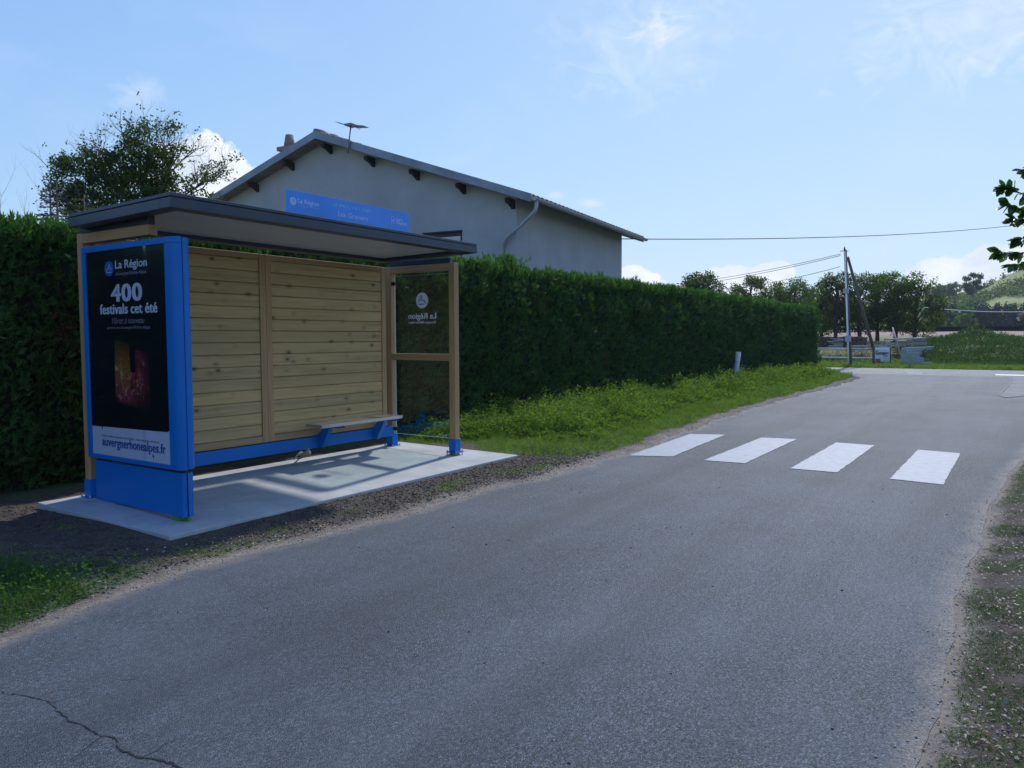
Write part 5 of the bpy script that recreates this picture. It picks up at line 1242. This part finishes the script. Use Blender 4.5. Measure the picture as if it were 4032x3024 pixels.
# ------------------------------------------------------------------ hills and far things
def hill_z(x, y):
    # lateral coordinate measured as picture column at that distance
    dx = x-CAM[0]; dy = y-CAM[1]; dep = dx*Fd[0]+dy*Fd[1]; lat = (dx*Rd[0]+dy*Rd[1])/np.maximum(dep, 1); px = 2016+FPX*lat
    crest = np.interp(px, [-3000, 1500, 2600, 3200, 3640, 3760, 3840, 3900, 4032, 4400, 6500], [9, 8, 8, 9.5, 14.5, 17.0, 18.5, 21, 26.5, 33, 36])
    t = np.clip((dep-175)/110, 0, 1); t = t*t*(3-2*t); return 3+(crest-3)*t+(fbm(x, y, .03, 4, 60)-.5)*3.0*t-np.clip(dep-300, 0, 900)*.01
xs = np.linspace(130, 700, 110); ys = np.linspace(-260, 420, 150)
V, F = grid(0, 0, 0, 0, 0, 0, hill_z, xs, ys); o = link('hill', np_mesh('hill', V, F), M['hill']); tag(o, kind='structure')
# scrub on the hill
def scatter_dir(n, px0, px1, d0, d1):
    px = rng.uniform(px0, px1, n); d = rng.uniform(d0, d1, n); q = np.stack([CAM[0]+d*(Fd[0]+Rd[0]*(px-2016)/FPX), CAM[1]+d*(Fd[1]+Rd[1]*(px-2016)/FPX)], -1); return q[:, 0], q[:, 1]
x, y = scatter_dir(1500, 3560, 4250, 195, 300); k = fbm(x, y, .05, 3, 70) > .48; x, y = x[k], y[k]
s_ = rng.uniform(.8, 2.4, len(x)); P0 = np.stack([x, y, hill_z(x, y)+s_*.35], -1); P = np.repeat(P0, 55, 0)+rng.normal(size=(len(x)*55, 3))*np.repeat(s_, 55)[:, None]*np.array([.55, .55, .38])
o = leafmesh('hill_scrub', P, rng.normal(size=P.shape), .75, .42, M['scrub']); tag(o, 'scrub and bushes covering the hill at the right', 'scrub', kind='stuff')
x, y = scatter_dir(260, 2300, 3560, 190, 280); s_ = rng.uniform(1.2, 3.2, len(x)); P0 = np.stack([x, y, hill_z(x, y)+s_*.4], -1); P = np.repeat(P0, 60, 0)+rng.normal(size=(len(x)*60, 3))*np.repeat(s_, 60)[:, None]*np.array([.6, .6, .45])
o = leafmesh('distant_woodland', P, rng.normal(size=P.shape), .8, .5, M['scrub']); tag(o, 'distant woodland glimpsed between the row of trees', 'woodland', kind='stuff')
# dark conifer belt at the foot of the hill
x, y = scatter_dir(230, 3640, 4300, 176, 190); Ps = []
for a, b in zip(x, y):
    h = random.uniform(4.0, 7.6); q = 190; z = rng.beta(1, 1.5, q)*h; rr = 1.25*(1-z/h)**.8+.1; an = rng.uniform(0, 6.28, q); Ps.append(np.stack([a+np.cos(an)*rr, b+np.sin(an)*rr, 2.4+z], -1))
P = np.concatenate(Ps); o = leafmesh('conifer_belt', P, rng.normal(size=P.shape)+np.array([0, 0, -.4]), .75, .34, M['conif']); tag(o, 'dense belt of dark conifers at the foot of the hill', 'woodland', kind='stuff')
# rape strip on the crest
a_, b_ = at(3690, 1186, 262), at(3800, 1169, 262)
x, y = None, None
st = MB(); pts = []
for t in np.linspace(0, 1, 12): p = a_+(b_-a_)*t; pts.append(p)
V = []
for p in pts:
    for dd in (0, 16): V.append((p[0]+Fd[0]*dd, p[1]+Fd[1]*dd, p[2]+.05+dd*.07))
st.add(V, [(2*i, 2*i+2, 2*i+3, 2*i+1) for i in range(11)]); o = st.build('yellow_field', M['yellow']); tag(o, kind='structure')
def far_tree(px, pyb, pyt, d, cw, mat, label, n=2600, ls=.45, low=.15, group=None):
    b = at(px, pyb, d); tp = at(px, pyt, d); tree('broadleaf_tree' if mat != 'lime' else 'pale_tree', b, tp[2]-b[2], cw, label, M[mat], n, ls, .2, 9, group, low)
far_tree(3830, 1168, 1072, 225, 3.4, 'tree1', 'tall loose tree standing alone on the hillside', 3800, .5)
far_tree(3793, 1292, 1200, 150, 2.3, 'lime', 'pale yellow green tree in front of the dark conifers', 2600, .4, .1)
far_tree(3815, 1295, 1255, 148, 1.6, 'scrub', 'small round bush right beside the pale tree', 1500, .35, .05)
far_tree(3675, 1290, 1250, 140, 2.3, 'scrub', 'round grey green bush at the left end of the conifers', 2200, .35, .05)
for (px, pt, d, lb) in ((3672, 1130, 262, 'first crest tree, next to the right end of the tree row'), (3700, 1118, 262, 'second crest tree counted from the left on the horizon'), (3730, 1112, 264, 'third crest tree above the yellow strip'), (3765, 1108, 262, 'crest tree just left of the tall loose tree'), (3875, 1112, 262, 'crest tree just right of the tall loose tree'), (3905, 1115, 264, 'lowest crest tree below the open slope')):
    far_tree(px, 1185, pt, d, 3.6, 'scrub', lb, 1700, .6, .05, 'trees on the skyline of the hill')
o = MB().tube([at(4004, 1100, 270), at(4003, 1068, 270)], .12, 5).build('mast', M['tarwire']); tag(o, 'thin mast on the hilltop at the right edge', 'mast')
# house at the right edge: only its eave corner shows
HR = empty('neighbour_house', tuple(at(4080, 1420, 62)), 'tiled eave and pale wall corner of a house at the right edge', 'house')
e = at(4028, 1400, 62); e[2] = terrain(e[0], e[1]); ee = Rd*np.array([1, 1, 0]); ee = unit(ee); ee = np.array([0, -1., 0]); ff = np.array([1., 0, 0]); zt4 = at(4020, 1252, 62)[2]
mb = MB().prism([e, e+ee*7, e+ee*7+ff*8, e+ff*8], (0, 0, zt4-e[2]+.05)); o = mb.build('wall', M['render'], HR); fix(o.data)
c = at(4012, 1243, 60); c[2] = zt4+.05; rr_ = MB(); 
for k in range(20): 
    p = c+ff*(k*.42); rr_.tube([p, p+ee*1.2+np.array([0, 0, .52]), p+ee*4+np.array([0, 0, 1.55])], .2, 8)
rr_.build('roof', M['tile'], HR); mb = MB().tube([c-ee*.05-np.array([0, 0, .1]), c+ff*8.3-ee*.05-np.array([0, 0, .1])], .1, 8); mb.build('gutter', M['rail'], HR)

# ------------------------------------------------------------------ summer air
hz_ = bpy.data.materials.new('haze_air'); hz_.use_nodes = True; ht = hz_.node_tree; ht.nodes.clear()
pv = ht.nodes.new('ShaderNodeVolumePrincipled'); pv.inputs['Color'].default_value = (.80, .88, 1, 1); pv.inputs['Density'].default_value = .0003; pv.inputs['Anisotropy'].default_value = .1
ho = ht.nodes.new('ShaderNodeOutputMaterial'); ht.links.new(pv.outputs[0], ho.inputs['Volume'])
o = MB().box(-410, 910, -710, 810, -10, 42).build('haze', hz_); tag(o, kind='stuff')
# ------------------------------------------------------------------ small bird  flitting low over the slab
bc = np.array([2.53, 1.40, .185]); BD = empty('small_bird', tuple(bc), 'small brown bird flying low over the slab below the blue beam', 'bird')
dirb = unit(np.array([.25, -.70, .62])); sb_ = unit(np.cross(dirb, [0, 0, 1.])); ub = np.cross(sb_, dirb); birdscale = 1.3
mb = MB(); sect = [(-.085, .006, .004), (-.05, .012, .006), (-.03, .017, .0), (.0, .022, -.002), (.03, .021, 0), (.048, .014, .008), (.060, .016, .014), (.072, .013, .016), (.080, .004, .015)]
mb.tube([bc+dirb*a+ub*u for a, r_, u in sect], [r_ for a, r_, u in sect], 12); o = mb.build('body', M['feather'], BD); q = o.modifiers.new('s', 'SUBSURF'); q.levels = q.render_levels = 1
mb = MB().tube([bc+dirb*.078+ub*.014, bc+dirb*.092+ub*.012], [.004, .0008], 6); mb.build('beak', M['beak'], BD)
for sg in (-1, 1):
    V = []; wing = [(0, .018, -.022, .012), (.035, .026, -.028, .026), (.07, .022, -.034, .026), (.10, .010, -.036, .012), (.122, -.012, -.036, -.006)]
    for (s1, fa, fb, z_) in wing:
        V += [bc+sb_*sg*(s1+.012)+dirb*fa+ub*z_, bc+sb_*sg*(s1+.012)+dirb*fb+ub*(z_-.004)]
    me = np_mesh('wing', V, [(2*i, 2*i+1, 2*i+3, 2*i+2) for i in range(4)]); o = link('wing', me, M['featherl'], BD); q = o.modifiers.new('s', 'SOLIDIFY'); q.thickness = .003
mb = MB().prism([bc-dirb*.07+sb_*.010, bc-dirb*.125+sb_*.024, bc-dirb*.12, bc-dirb*.125-sb_*.024, bc-dirb*.07-sb_*.010], ub*.003); o = mb.build('tail', M['feather'], BD); fix(o.data)
for e_ in (-1, 1): MB().tube([bc+dirb*.066+ub*.018+sb_*e_*.0125, bc+dirb*.066+ub*.018+sb_*e_*.0145], .0022, 6).build('eye', M['beak'], BD)
for o in BD.children:
    me = o.data; n = len(me.vertices); co = np.zeros(n*3, np.float32); me.vertices.foreach_get('co', co); co = (co.reshape(-1, 3)-bc)*birdscale+bc; me.vertices.foreach_set('co', co.astype(np.float32).ravel()); me.update()
